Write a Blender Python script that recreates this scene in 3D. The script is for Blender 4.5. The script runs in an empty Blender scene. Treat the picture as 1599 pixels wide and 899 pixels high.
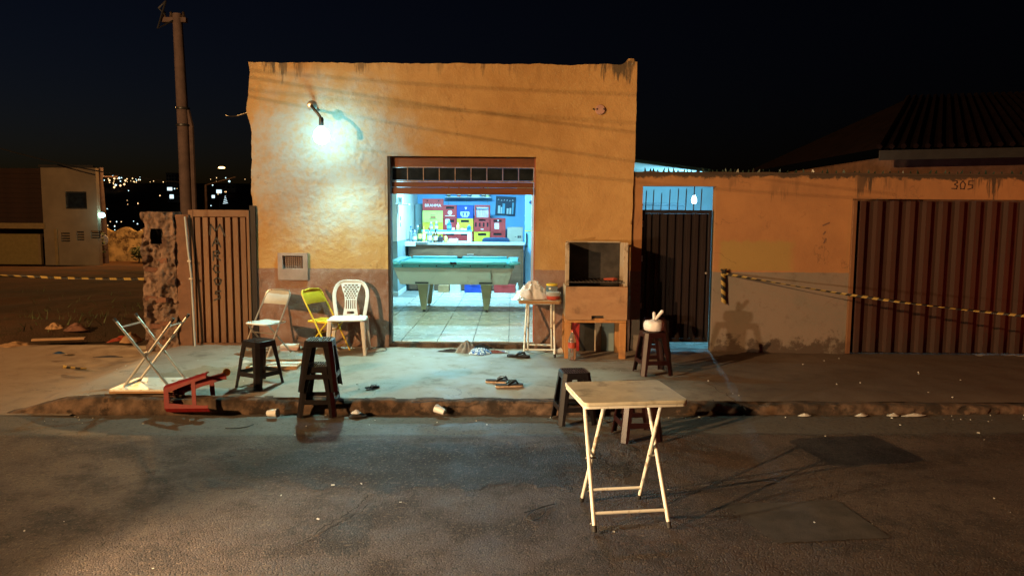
import bpy, math, random
from mathutils import Vector, Matrix, noise
random.seed(7)
R = math.radians
scene = bpy.context.scene
C = scene.collection

# ------------------------------------------------------------------ camera
F_PX, PX_W, PX_H, CAM_H = 1155.0, 1599, 899, 1.7
PITCH, ROLL = math.atan(114.5 / F_PX), R(0.4)
cam_data = bpy.data.cameras.new('camera')
cam_data.sensor_width = 36
cam_data.lens = 36 * F_PX / PX_W
cam_data.clip_start, cam_data.clip_end = 0.05, 4000
cam = bpy.data.objects.new('camera', cam_data)
C.objects.link(cam)
cam.matrix_world = (Matrix.Translation((0, 0, CAM_H)) @ Matrix.Rotation(R(90) - PITCH, 4, 'X')
                    @ Matrix.Rotation(ROLL, 4, 'Z'))
scene.camera = cam

# ------------------------------------------------------------------ render settings
scene.render.engine = 'CYCLES'
scene.cycles.use_denoising = True
try:
    scene.cycles.denoiser = 'OPENIMAGEDENOISE'
    scene.cycles.denoising_prefilter = 'ACCURATE'
except Exception:
    pass
scene.cycles.max_bounces = 7
scene.cycles.diffuse_bounces = 4
scene.cycles.glossy_bounces = 3
scene.cycles.transmission_bounces = 5
scene.cycles.transparent_max_bounces = 8
scene.cycles.volume_bounces = 0
scene.cycles.caustics_reflective = False
scene.cycles.caustics_refractive = False
scene.cycles.sample_clamp_indirect = 4
scene.view_settings.view_transform = 'Standard'
scene.view_settings.look = 'None'
scene.view_settings.exposure = 0.2
scene.view_settings.gamma = 1

# ------------------------------------------------------------------ night sky: sun well below the horizon
world = bpy.data.worlds.new('World')
scene.world = world
world.use_nodes = True
wn = world.node_tree
sky = wn.nodes.new('ShaderNodeTexSky')
sky.sky_type = 'NISHITA'
sky.sun_disc = False
sky.sun_elevation = R(-4.0)
sky.sun_rotation = R(-60)
sky.dust_density = 1.0
hs = wn.nodes.new('ShaderNodeHueSaturation')
hs.inputs['Saturation'].default_value = 1.0
wn.links.new(sky.outputs[0], hs.inputs['Color'])
tint = wn.nodes.new('ShaderNodeMix'); tint.data_type = 'RGBA'; tint.blend_type = 'MULTIPLY'; tint.inputs[0].default_value = 1.0
tint.inputs[7].default_value = (0.52, 0.66, 1.15, 1)      # town-lit night air is bluer than the clear twilight model
wn.links.new(hs.outputs[0], tint.inputs[6])
wn.links.new(tint.outputs[2], wn.nodes['Background'].inputs[0])
wn.nodes['Background'].inputs[1].default_value = 0.052

# ------------------------------------------------------------------ lamps of the place
def lamp(name, kind, loc, energy, color, size=0.05, aim=None, cone=None, blend=0.3, sx=None, sy=None):
    d = bpy.data.lights.new(name, kind)
    d.energy, d.color = energy, color
    if kind == 'AREA':
        d.shape = 'RECTANGLE'; d.size = sx; d.size_y = sy
    else:
        d.shadow_soft_size = size
    if kind == 'SPOT':
        d.spot_size = cone; d.spot_blend = blend
    o = bpy.data.objects.new(name, d)
    o.location = loc
    if aim is not None:
        o.rotation_euler = (Vector(aim) - Vector(loc)).to_track_quat('-Z', 'Y').to_euler()
    C.objects.link(o)
    return o
BULB = (-2.066, 8.10, 2.555)
CYAN = (0.27, 0.97, 1.0)
SODIUM = (-14.0, -5.5, 6.2)
lamp('facade_bulb_light', 'POINT', BULB, 15, CYAN, 0.06)
lamp('facade_bulb_beam', 'SPOT', (BULB[0], BULB[1] - 0.02, BULB[2] - 0.02), 270, (0.52, 1.0, 0.88), 0.06, aim=(-1.5, 7.0, 0.1), cone=R(135), blend=1.0)
lamp('sodium_street_light', 'POINT', SODIUM, 14500, (1.0, 0.57, 0.24), 0.04)
lamp('vehicle_head_light', 'SPOT', (-3.2, 2.55, 0.90), 950, (1.0, 0.72, 0.42), 0.05, aim=(-3.2 + .94, 2.55 + .342, 0.90), cone=R(88), blend=0.65)
lamp('vehicle_tail_light', 'POINT', (8.2, 5.0, 0.9), 85, (1.0, 0.05, 0.02), 0.1)
lamp('interior_tube_light', 'AREA', (-0.9, 13.4, 2.85), 330, (0.28, 0.74, 1.0), aim=(-0.9, 13.4, 0), sx=1.2, sy=0.12)
lamp('interior_front_tube_light', 'AREA', (-0.9, 9.7, 2.85), 75, (0.60, 1.0, 0.80), aim=(-0.9, 9.7, 0), sx=1.2, sy=0.12)
lamp('yard_bulb_light', 'POINT', (2.62, 10.75, 1.92), 85, (0.24, 0.72, 1.0), 0.05)

# ------------------------------------------------------------------ geometry helpers
def ray(px, py):
    """direction through a point of the photograph; only used to read real positions off it"""
    u, v = (px - 799.5) / F_PX, -(py - 449.5) / F_PX
    c, s = math.cos(ROLL), math.sin(ROLL)
    u, v = u * c - v * s, u * s + v * c
    return Vector((u, math.cos(PITCH) + v * math.sin(PITCH), -math.sin(PITCH) + v * math.cos(PITCH)))
def on_y(px, py, y):
    d = ray(px, py); d = d * (y / d.y); d.z += CAM_H
    return d
def on_z(px, py, z):
    d = ray(px, py); t = (z - CAM_H) / d.z; d = d * t; d.z = z
    return d
def fbm(x, y, z=0.0, oct=4):
    return noise.fractal(Vector((x, y, z)), 1.0, 2.0, oct)
def sstep(a, b, x):
    t = max(0.0, min(1.0, (x - a) / (b - a)))
    return t * t * (3 - 2 * t)

class MB:
    """collects faces that become one mesh"""
    def __init__(s):
        s.v, s.f, s.m = [], [], []
    def add(s, vs, fs, mi=0, M=None):
        b = len(s.v)
        for p in vs:
            p = Vector(p)
            s.v.append(M @ p if M is not None else p)
        for f in fs:
            s.f.append(tuple(b + i for i in f)); s.m.append(mi)
        return s
    def box(s, c, d, M=None, mi=0, taper=1.0):
        x, y, z = d[0] / 2, d[1] / 2, d[2] / 2
        t = taper
        vs = [(-x, -y, -z), (x, -y, -z), (x, y, -z), (-x, y, -z), (-x * t, -y * t, z), (x * t, -y * t, z), (x * t, y * t, z), (-x * t, y * t, z)]
        vs = [(a + c[0], b + c[1], e + c[2]) for a, b, e in vs]
        return s.add(vs, [(3, 2, 1, 0), (4, 5, 6, 7), (0, 1, 5, 4), (1, 2, 6, 5), (2, 3, 7, 6), (3, 0, 4, 7)], mi, M)
    def span(s, a, b, M=None, mi=0):
        return s.box([(a[i] + b[i]) / 2 for i in range(3)], [abs(b[i] - a[i]) for i in range(3)], M, mi)
    def quadprism(s, bot, top, M=None, mi=0):
        return s.add(list(bot) + list(top), [(3, 2, 1, 0), (4, 5, 6, 7), (0, 1, 5, 4), (1, 2, 6, 5), (2, 3, 7, 6), (3, 0, 4, 7)], mi, M)
    def tube(s, pts, r, n=8, M=None, mi=0, caps=True):
        pts = [Vector(p) for p in pts]
        rs = r if isinstance(r, (list, tuple)) else [r] * len(pts)
        vs, fs = [], []
        up = None
        for i, p in enumerate(pts):
            t = (pts[min(i + 1, len(pts) - 1)] - pts[max(i - 1, 0)]).normalized()
            if up is None:
                up = Vector((0, 0, 1)) if abs(t.z) < 0.9 else Vector((0, 1, 0))
            a = t.cross(up).normalized(); b = a.cross(t).normalized(); up = b
            for k in range(n):
                an = 2 * math.pi * k / n
                vs.append(p + (a * math.cos(an) + b * math.sin(an)) * rs[i])
        for i in range(len(pts) - 1):
            for k in range(n):
                k2 = (k + 1) % n
                fs.append((i * n + k, i * n + k2, (i + 1) * n + k2, (i + 1) * n + k))
        if caps:
            fs.append(tuple(range(n))[::-1]); fs.append(tuple((len(pts) - 1) * n + k for k in range(n)))
        return s.add(vs, fs, mi, M)
    def lathe(s, prof, n=14, c=(0, 0, 0), M=None, mi=0, sx=1.0, sy=1.0):
        vs, fs = [], []
        for r, z in prof:
            for k in range(n):
                an = 2 * math.pi * k / n
                vs.append((c[0] + r * math.cos(an) * sx, c[1] + r * math.sin(an) * sy, c[2] + z))
        for i in range(len(prof) - 1):
            for k in range(n):
                k2 = (k + 1) % n
                fs.append((i * n + k, i * n + k2, (i + 1) * n + k2, (i + 1) * n + k))
        if prof[0][0] > 1e-5: fs.append(tuple(range(n))[::-1])
        if prof[-1][0] > 1e-5: fs.append(tuple((len(prof) - 1) * n + k for k in range(n)))
        return s.add(vs, fs, mi, M)
    def prism(s, poly, z0, z1, M=None, mi=0):
        n = len(poly)
        vs = [(x, y, z0) for x, y in poly] + [(x, y, z1) for x, y in poly]
        fs = [tuple(range(n))[::-1], tuple(range(n, 2 * n))] + [(i, (i + 1) % n, n + (i + 1) % n, n + i) for i in range(n)]
        return s.add(vs, fs, mi, M)
    def holed(s, xs, zs, holes, y0, y1, M=None, mi=0):
        """upright panel between y0 (front) and y1 with rectangular holes; built cell by cell without inner faces"""
        xs = sorted(set([round(a, 5) for a in xs] + [round(h[k], 5) for h in holes for k in (0, 1)]))
        zs = sorted(set([round(a, 5) for a in zs] + [round(h[k], 5) for h in holes for k in (2, 3)]))
        nx, nz = len(xs) - 1, len(zs) - 1
        def solid(i, j):
            if not (0 <= i < nx and 0 <= j < nz): return False
            cx, cz = (xs[i] + xs[i + 1]) / 2, (zs[j] + zs[j + 1]) / 2
            return not any(h[0] < cx < h[1] and h[2] < cz < h[3] for h in holes)
        for i in range(nx):
            for j in range(nz):
                if not solid(i, j): continue
                x0, x1, z0, z1 = xs[i], xs[i + 1], zs[j], zs[j + 1]
                s.add([(x0, y0, z0), (x1, y0, z0), (x1, y0, z1), (x0, y0, z1)], [(0, 1, 2, 3)], mi, M)
                s.add([(x0, y1, z0), (x1, y1, z0), (x1, y1, z1), (x0, y1, z1)], [(3, 2, 1, 0)], mi, M)
                if not solid(i - 1, j): s.add([(x0, y0, z0), (x0, y0, z1), (x0, y1, z1), (x0, y1, z0)], [(0, 1, 2, 3)], mi, M)
                if not solid(i + 1, j): s.add([(x1, y0, z0), (x1, y1, z0), (x1, y1, z1), (x1, y0, z1)], [(0, 1, 2, 3)], mi, M)
                if not solid(i, j - 1): s.add([(x0, y0, z0), (x0, y1, z0), (x1, y1, z0), (x1, y0, z0)], [(0, 1, 2, 3)], mi, M)
                if not solid(i, j + 1): s.add([(x0, y0, z1), (x1, y0, z1), (x1, y1, z1), (x0, y1, z1)], [(0, 1, 2, 3)], mi, M)
        return s
    def strokes(s, lines, w, y0, y1, M=None, mi=0):
        """painted strokes: thin slabs along polylines given in x,z"""
        for ln in lines:
            for (ax, az), (bx, bz) in zip(ln[:-1], ln[1:]):
                dx, dz = bx - ax, bz - az
                L = math.hypot(dx, dz) or 1e-6
                ex, ez = dx / L * w * .35, dz / L * w * .35
                nx, nz = -dz / L * w / 2, dx / L * w / 2
                p = [(ax - ex + nx, az - ez + nz), (bx + ex + nx, bz + ez + nz), (bx + ex - nx, bz + ez - nz), (ax - ex - nx, az - ez - nz)]
                s.quadprism([(x, y0, z) for x, z in p], [(x, y1, z) for x, z in p], M, mi)
        return s
    def build(s, name, mats, parent=None, bevel=0, loc=None, sharp=38, shared=None):
        me = bpy.data.meshes.new(name)
        me.from_pydata([tuple(v) for v in s.v], [], s.f)
        if not isinstance(mats, (list, tuple)): mats = [mats]
        for m in mats: me.materials.append(m)
        if len(mats) > 1:
            for p, i in zip(me.polygons, s.m): p.material_index = i
        for p in me.polygons: p.use_smooth = True
        me.update()
        try: me.set_sharp_from_angle(angle=R(sharp))
        except Exception: pass
        return link(name, me, parent, loc, bevel)

def link(name, me, parent=None, loc=None, bevel=0):
    o = bpy.data.objects.new(name, me)
    C.objects.link(o)
    if parent is not None: o.parent = parent
    if loc is not None: o.location = loc
    if bevel:
        b = o.modifiers.new('bevel', 'BEVEL'); b.width = bevel; b.segments = 2; b.limit_method = 'ANGLE'; b.angle_limit = R(40)
        b.harden_normals = False
    return o
def tag(o, label=None, cat=None, group=None, kind=None):
    if label: o['label'] = label
    if cat: o['category'] = cat
    if group: o['group'] = group
    if kind: o['kind'] = kind
    return o
def thing(name, label, cat, loc=(0, 0, 0), rotz=0.0, group=None):
    o = bpy.data.objects.new(name, None)
    o.empty_display_size = 0.2
    C.objects.link(o)
    o.location = loc
    o.rotation_euler = (0, 0, rotz)
    return tag(o, label, cat, group)
def structure(o):
    o['kind'] = 'structure'; return o
def copy_thing(root, loc, rotz, label, group=None):
    def rec(o, parent):
        c = o.copy(); C.objects.link(c)
        if parent is not None: c.parent = parent
        for ch in [q for q in bpy.data.objects if q.parent == o and q != c]:
            rec(ch, c)
        return c
    kids = lambda o: list(o.children)
    def rec2(o, parent):
        c = o.copy(); C.objects.link(c)
        c.parent = parent
        for ch in kids(o): rec2(ch, c)
        return c
    r = rec2(root, None)
    r.location = loc; r.rotation_euler = (0, 0, rotz)
    r['label'] = label
    if group: r['group'] = group
    return r
def text_part(name, s, size, m, parent, M, extrude=0.0008):
    cu = bpy.data.curves.new(name, 'FONT')
    cu.body = s; cu.size = size; cu.extrude = extrude; cu.align_x = 'CENTER'; cu.align_y = 'CENTER'; cu.resolution_u = 2
    tmp = bpy.data.objects.new(name, cu)
    C.objects.link(tmp)
    dg = bpy.context.evaluated_depsgraph_get()
    me = bpy.data.meshes.new_from_object(tmp.evaluated_get(dg))
    bpy.data.objects.remove(tmp)
    me.transform(M)
    me.materials.clear(); me.materials.append(m)
    return link(name, me, parent)
UPRIGHT = Matrix.Rotation(R(90), 4, 'X')      # text facing -y

# ------------------------------------------------------------------ materials
class NT:
    def __init__(s, name):
        s.mat = bpy.data.materials.new(name); s.mat.use_nodes = True
        s.t = s.mat.node_tree; s.n = s.t.nodes
        s.bsdf = s.n['Principled BSDF']
        s.co = s.n.new('ShaderNodeTexCoord').outputs['Object']
    def L(s, a, b): s.t.links.new(a, b)
    def set(s, inp, val):
        if hasattr(val, 'is_linked') or isinstance(val, bpy.types.NodeSocket): s.L(val, inp)
        else:
            if inp.type == 'RGBA' and isinstance(val, (tuple, list)) and len(val) == 3: val = (*val, 1)
            inp.default_value = val
    def noise(s, scale, detail=4, rough=.55, vec=None, dist=0.0, stretch=None):
        v = vec or s.co
        if stretch:
            mp = s.n.new('ShaderNodeMapping'); mp.inputs['Scale'].default_value = stretch; s.L(v, mp.inputs[0]); v = mp.outputs[0]
        n = s.n.new('ShaderNodeTexNoise'); n.inputs['Scale'].default_value = scale
        n.inputs['Detail'].default_value = detail; n.inputs['Roughness'].default_value = rough; n.inputs['Distortion'].default_value = dist
        s.L(v, n.inputs['Vector']); return n.outputs['Fac']
    def voro(s, scale, feature='F1', vec=None, out='Distance'):
        n = s.n.new('ShaderNodeTexVoronoi'); n.inputs['Scale'].default_value = scale; n.feature = feature
        s.L(vec or s.co, n.inputs['Vector']); return n.outputs[out]
    def ramp(s, fac, lo, hi, a=0.0, b=1.0):
        n = s.n.new('ShaderNodeMapRange'); n.clamp = True; n.interpolation_type = 'SMOOTHSTEP'
        n.inputs[1].default_value = lo; n.inputs[2].default_value = hi; n.inputs[3].default_value = a; n.inputs[4].default_value = b
        s.set(n.inputs[0], fac); return n.outputs[0]
    def math(s, op, a, b=0.0):
        n = s.n.new('ShaderNodeMath'); n.operation = op
        s.set(n.inputs[0], a); s.set(n.inputs[1], b); return n.outputs[0]
    def mix(s, fac, a, b, mode='MIX'):
        n = s.n.new('ShaderNodeMix'); n.data_type = 'RGBA'; n.blend_type = mode
        s.set(n.inputs[0], fac); s.set(n.inputs[6], a); s.set(n.inputs[7], b); return n.outputs[2]
    def sep(s, vec=None):
        n = s.n.new('ShaderNodeSeparateXYZ'); s.L(vec or s.co, n.inputs[0]); return n.outputs
    def bump(s, h, strength=.3, dist=.01, normal=None):
        n = s.n.new('ShaderNodeBump'); n.inputs['Strength'].default_value = strength; n.inputs['Distance'].default_value = dist
        s.set(n.inputs['Height'], h)
        if normal: s.L(normal, n.inputs['Normal'])
        return n.outputs[0]
    def done(s, col, rough=.6, normal=None, metal=0.0, trans=0.0, spec=None, alpha=None, ior=None):
        b = s.bsdf
        s.set(b.inputs['Base Color'], col); s.set(b.inputs['Roughness'], rough); s.set(b.inputs['Metallic'], metal)
        if trans: b.inputs['Transmission Weight'].default_value = trans
        if ior: b.inputs['IOR'].default_value = ior
        if spec is not None: b.inputs['Specular IOR Level'].default_value = spec
        if normal: s.L(normal, b.inputs['Normal'])
        if alpha is not None: s.set(b.inputs['Alpha'], alpha)
        return s.mat
def sc(c, k): return tuple(min(1, x * k) for x in c)
def M(name, col, rough=.5, metal=0.0, var=.15, vs=7.0, bump=0.0, bs=60.0, dirt=None, trans=0.0, spec=None, stretch=None):
    t = NT(name)
    c = t.mix(t.ramp(t.noise(vs, 5, .6, stretch=stretch), .3, .7), sc(col, 1 - var), sc(col, 1 + var))
    rg = rough
    if dirt:
        dc, lo, hi, ds = dirt
        d = t.ramp(t.noise(ds, 6, .65), lo, hi)
        c = t.mix(d, c, dc)
        rg = t.math('ADD', t.math('MULTIPLY', d, .25), rough)
    nrm = t.bump(t.noise(bs, 3, .6, stretch=stretch), bump, .004) if bump else None
    return t.done(c, rg, nrm, metal, trans, spec)
def emit(name, col, strength, add_clear=False):
    m = bpy.data.materials.new(name); m.use_nodes = True
    nt = m.node_tree; nt.nodes.clear()
    o = nt.nodes.new('ShaderNodeOutputMaterial'); e = nt.nodes.new('ShaderNodeEmission')
    e.inputs[0].default_value = (*col, 1); e.inputs[1].default_value = strength
    if add_clear:
        a = nt.nodes.new('ShaderNodeAddShader'); tr = nt.nodes.new('ShaderNodeBsdfTransparent')
        nt.links.new(e.outputs[0], a.inputs[0]); nt.links.new(tr.outputs[0], a.inputs[1]); nt.links.new(a.outputs[0], o.inputs[0])
    else:
        nt.links.new(e.outputs[0], o.inputs[0])
    return m

def hairline(t, scale, cover=.6, width=.007):
    a = t.math('ABSOLUTE', t.math('SUBTRACT', t.noise(scale, 7, .6, dist=.4), .5))
    m = t.ramp(t.noise(scale * .8, 2, .5, stretch=(1.3, .7, 1.1)), cover - .06, cover)
    return t.math('MULTIPLY', t.math('MULTIPLY', t.ramp(a, width, .0), m), .42)
def facade_material():
    t = NT('facade_plaster_paint')
    x, y, z = t.sep()
    n1 = t.noise(3.2, 6, .6); n2 = t.noise(14, 5, .65); n3 = t.noise(60, 3, .6)
    paint = t.mix(t.ramp(n1, .3, .7), (.51, .305, .12), (.44, .25, .095))
    paint = t.mix(t.ramp(n2, .52, .75, 0, .45), paint, (.40, .22, .10))
    # pale lamp glow painted into the plaster colour, upper left
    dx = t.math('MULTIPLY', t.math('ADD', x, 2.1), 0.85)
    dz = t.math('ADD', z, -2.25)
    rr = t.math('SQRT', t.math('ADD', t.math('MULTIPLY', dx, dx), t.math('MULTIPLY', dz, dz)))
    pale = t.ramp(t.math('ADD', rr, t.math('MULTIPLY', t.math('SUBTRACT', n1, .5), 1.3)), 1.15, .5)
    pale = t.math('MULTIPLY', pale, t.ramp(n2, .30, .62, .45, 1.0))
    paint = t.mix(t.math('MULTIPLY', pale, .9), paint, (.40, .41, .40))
    # dado
    dn = t.noise(2.6, 6, .65)
    dado = t.mix(t.ramp(dn, .35, .65), (.23, .115, .075), (.30, .19, .15))
    dado = t.mix(t.ramp(t.noise(9, 5, .7), .55, .72, 0, .6), dado, (.34, .30, .30))
    dado = t.mix(t.ramp(t.noise(5, 5, .7, stretch=(1, 1, .5)), .58, .72, 0, .6), dado, (.10, .055, .04))
    edge = t.math('ADD', z, t.math('MULTIPLY', t.math('SUBTRACT', n2, .5), .03))
    c = t.mix(t.ramp(edge, 1.062, 1.075), dado, paint)
    # mould running down from the top edge
    streak = t.noise(5.5, 5, .7, stretch=(2.2, 1, .28))
    top = t.ramp(z, 3.02, 3.40)
    mould = t.ramp(t.math('ADD', streak, t.math('MULTIPLY', top, .28)), .70, .84)
    mould = t.math('MULTIPLY', mould, t.ramp(z, 2.95, 3.2))
    mould = t.math('MULTIPLY', mould, t.ramp(t.noise(1.3, 3, .6, stretch=(1, 1, .2)), .44, .60, .12, 1))
    c = t.mix(t.math('MULTIPLY', mould, .85), c, (.05, .045, .035))
    c = t.mix(t.ramp(z, .36, .10, 0, .55), c, (.09, .05, .03))
    c = t.mix(hairline(t, 1.2, .64, .005), c, (.10, .06, .035))
    c = t.mix(t.math('MULTIPLY', t.ramp(t.noise(28, 4, .7), .66, .74), .5), c, (.30, .22, .16))
    h = t.math('ADD', t.math('MULTIPLY', n2, .6), t.math('MULTIPLY', n3, .35))
    nr = t.bump(h, .85, .014)
    nr = t.bump(t.noise(150, 2, .5), .25, .002, nr)
    return t.done(c, .85, nr, spec=.25)
def side_wall_material():
    t = NT('side_wall_paint')
    x, y, z = t.sep()
    n1 = t.noise(2.2, 6, .6); n2 = t.noise(12, 5, .65)
    paint = t.mix(t.ramp(n1, .3, .7), (.38, .185, .075), (.31, .15, .065))
    wob = t.math('MULTIPLY', t.math('SUBTRACT', n2, .5), .12)
    xw = t.math('ADD', x, wob)
    fresh = t.math('MULTIPLY', t.math('MULTIPLY', t.ramp(xw, 2.36, 2.42), t.ramp(xw, 3.28, 3.16)), t.math('MULTIPLY', t.ramp(z, 1.07, 1.085), t.ramp(t.math('ADD', z, wob), 1.44, 1.39)))
    paint = t.mix(t.math('MULTIPLY', fresh, .75), paint, (.29, .20, .065))
    dado = t.mix(t.ramp(t.noise(1.8, 6, .65), .35, .65), (.18, .155, .125), (.215, .165, .13))
    dado = t.mix(t.ramp(t.noise(7, 5, .7), .55, .72, 0, .5), dado, (.12, .09, .07))
    dado = t.mix(t.math('MULTIPLY', t.ramp(t.math('ADD', t.noise(4, 5, .7), t.ramp(z, .55, .05, 0, .35)), .68, .80), .85), dado, (.06, .04, .03))
    c = t.mix(t.ramp(t.math('ADD', z, t.math('MULTIPLY', t.math('SUBTRACT', n2, .5), .02)), 1.055, 1.062), dado, paint)
    streak = t.noise(4.2, 5, .72, stretch=(2.4, 1, .22))
    top = t.ramp(z, 1.62, 2.2)
    mould = t.ramp(t.math('ADD', streak, t.math('MULTIPLY', top, .30)), .72, .82)
    mould = t.math('MULTIPLY', mould, t.ramp(z, 1.5, 1.95))
    mould = t.math('MULTIPLY', mould, t.ramp(t.noise(1.7, 3, .6, stretch=(1, 1, .2)), .46, .60, .05, 1))
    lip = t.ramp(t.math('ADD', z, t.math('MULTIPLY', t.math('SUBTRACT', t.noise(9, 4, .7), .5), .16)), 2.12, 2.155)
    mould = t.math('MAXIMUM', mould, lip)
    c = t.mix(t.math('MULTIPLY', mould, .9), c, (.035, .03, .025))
    c = t.mix(hairline(t, 1.3, .56), c, (.08, .05, .035))
    c = t.mix(t.math('MULTIPLY', t.ramp(t.noise(20, 5, .7), .62, .74), .45), c, (.14, .08, .05))
    return t.done(c, .88, t.bump(t.math('ADD', n2, t.math('MULTIPLY', t.noise(70, 3, .6), .3)), .4, .008), spec=.2)
def asphalt_material():
    t = NT('worn_asphalt')
    x, y, z = t.sep()
    big = t.noise(.55, 5, .6); mid = t.noise(2.4, 6, .65); fine = t.noise(120, 2, .6)
    vor = t.voro(62)
    ks = t.math('SUBTRACT', y, t.math('MULTIPLY', x, .026))
    c = t.mix(t.ramp(big, .35, .65), (.066, .047, .040), (.108, .079, .065))
    c = t.mix(t.ramp(mid, .46, .62, 0, .75), c, (.040, .030, .027))
    c = t.mix(t.ramp(t.noise(.8, 4, .7, dist=1.2), .60, .64, 0, .55), c, (.030, .026, .026))
    # smooth cement gutter along the kerb
    gut = t.ramp(t.math('ADD', ks, t.math('MULTIPLY', t.math('SUBTRACT', mid, .5), .22)), 5.58, 5.68)
    c = t.mix(t.math('MULTIPLY', gut, .8), c, (.115, .105, .092))
    # open, ravelled aggregate in the middle
    px_ = t.math('MULTIPLY', t.math('ADD', x, .55), .62); py_ = t.math('MULTIPLY', t.math('ADD', ks, -4.95), 1.9)
    rr = t.math('SQRT', t.math('ADD', t.math('MULTIPLY', px_, px_), t.math('MULTIPLY', py_, py_)))
    rav = t.ramp(t.math('ADD', rr, t.math('MULTIPLY', t.math('SUBTRACT', mid, .5), 2.2)), 1.05, .70)
    c = t.mix(t.math('MULTIPLY', rav, .9), c, (.018, .016, .018))
    c = t.mix(t.ramp(t.noise(48, 3, .7), .55, .66, 0, .75), c, (.17, .125, .09))
    c = t.mix(t.ramp(t.noise(38, 3, .7), .55, .66, 0, .75), c, (.018, .015, .013))
    c = t.mix(t.ramp(t.noise(34, 3, .6), .66, .76, 0, .6), c, (.12, .09, .06))
    dust = t.ramp(t.noise(1.1, 6, .7, dist=.6), .58, .75, 0, .55)
    c = t.mix(dust, c, (.12, .075, .045))
    amp = t.math('ADD', t.math('MULTIPLY', rav, .9), t.math('MULTIPLY', t.math('SUBTRACT', 1.0, gut), .55))
    h = t.math('MULTIPLY', t.math('ADD', t.ramp(vor, .0, .45), t.math('MULTIPLY', fine, .6)), amp)
    h = t.math('ADD', h, t.math('MULTIPLY', t.noise(9, 5, .7), .35))
    c = t.mix(hairline(t, .9, .58, .006), c, (.014, .011, .010))
    nr = t.bump(h, .9, .024)
    return t.done(c, t.ramp(mid, .3, .7, .55, .8), nr, spec=.35)
def concrete_material():
    t = NT('pavement_concrete')
    x, y, z = t.sep()
    big = t.noise(.9, 5, .6); mid = t.noise(4, 6, .65); fine = t.noise(90, 3, .6)
    c = t.mix(t.ramp(big, .35, .65), (.27, .225, .185), (.34, .295, .25))
    c = t.mix(t.ramp(mid, .5, .72, 0, .6), c, (.13, .10, .08))
    c = t.mix(t.ramp(t.noise(22, 4, .7), .62, .75, 0, .4), c, (.32, .28, .24))
    # darker brown towards the right, in front of the side wall
    right_dark = t.ramp(t.math('ADD', x, t.math('MULTIPLY', t.math('SUBTRACT', mid, .5), 1.6)), .9, 2.4)
    c = t.mix(t.math('MULTIPLY', right_dark, .8), c, (.085, .055, .040))
    # broken sandy patch
    px_ = t.math('ADD', x, 2.75); py_ = t.math('MULTIPLY', t.math('ADD', y, -6.95), 1.3)
    rr = t.math('SQRT', t.math('ADD', t.math('MULTIPLY', px_, px_), t.math('MULTIPLY', py_, py_)))
    sand = t.ramp(t.math('ADD', rr, t.math('MULTIPLY', t.math('SUBTRACT', mid, .5), .9)), .62, .56)
    c = t.mix(t.math('MULTIPLY', sand, .7), c, (.24, .17, .10))
    left = t.ramp(t.math('ADD', x, t.math('MULTIPLY', t.math('SUBTRACT', mid, .5), .8)), -3.7, -4.6)
    c = t.mix(t.math('MULTIPLY', left, .7), c, (.27, .165, .095))
    c = t.mix(hairline(t, 1.0, .54), c, (.05, .04, .03))
    c = t.mix(t.math('MULTIPLY', t.ramp(t.noise(13, 5, .75), .60, .72), .5), c, (.12, .095, .075))
    h = t.math('ADD', t.math('MULTIPLY', mid, .7), t.math('MULTIPLY', fine, t.math('ADD', .25, t.math('MULTIPLY', sand, .6))))
    nr = t.bump(h, .5, .012)
    return t.done(c, t.ramp(mid, .3, .7, .55, .8), nr, spec=.35)
def soil_material():
    t = NT('bare_soil')
    n = t.noise(.35, 6, .65); n2 = t.noise(5, 6, .7)
    c = t.mix(t.ramp(n, .35, .65), (.10, .046, .022), (.05, .032, .018))
    c = t.mix(t.ramp(n2, .5, .7, 0, .6), c, (.03, .03, .012))
    return t.done(c, .95, t.bump(t.math('ADD', n2, t.noise(40, 3, .6)), .6, .03), spec=.1)
def wood_material(name, a, b, scale=3.0, stretch=(1, 1, 9), rough=.6, dirt=None):
    t = NT(name)
    g = t.noise(scale, 6, .65, dist=.8, stretch=stretch)
    c = t.mix(t.ramp(g, .3, .7), a, b)
    if dirt: c = t.mix(t.ramp(t.noise(dirt[1], 5, .7), .5, .72, 0, dirt[2]), c, dirt[0])
    return t.done(c, rough, t.bump(g, .2, .003))
def rust_metal(name, a, b, rust, lo=.52, hi=.68, rough=.55):
    t = NT(name)
    c = t.mix(t.ramp(t.noise(3, 5, .6, stretch=(1, 1, .35)), .3, .7), a, b)
    oi = t.n.new('ShaderNodeObjectInfo').outputs['Random']
    c = t.mix(t.math('MULTIPLY', oi, .55), c, rust)
    low = t.ramp(t.sep()[2], .45, .02, 0, .16)
    r = t.ramp(t.math('ADD', t.noise(5, 7, .7, stretch=(1, 1, .4)), low), lo, hi)
    c = t.mix(t.math('MULTIPLY', r, .8), c, rust)
    return t.done(c, t.math('ADD', t.math('MULTIPLY', r, .3), rough), t.bump(t.noise(30, 4, .6), .15, .004), spec=.4)

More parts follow.
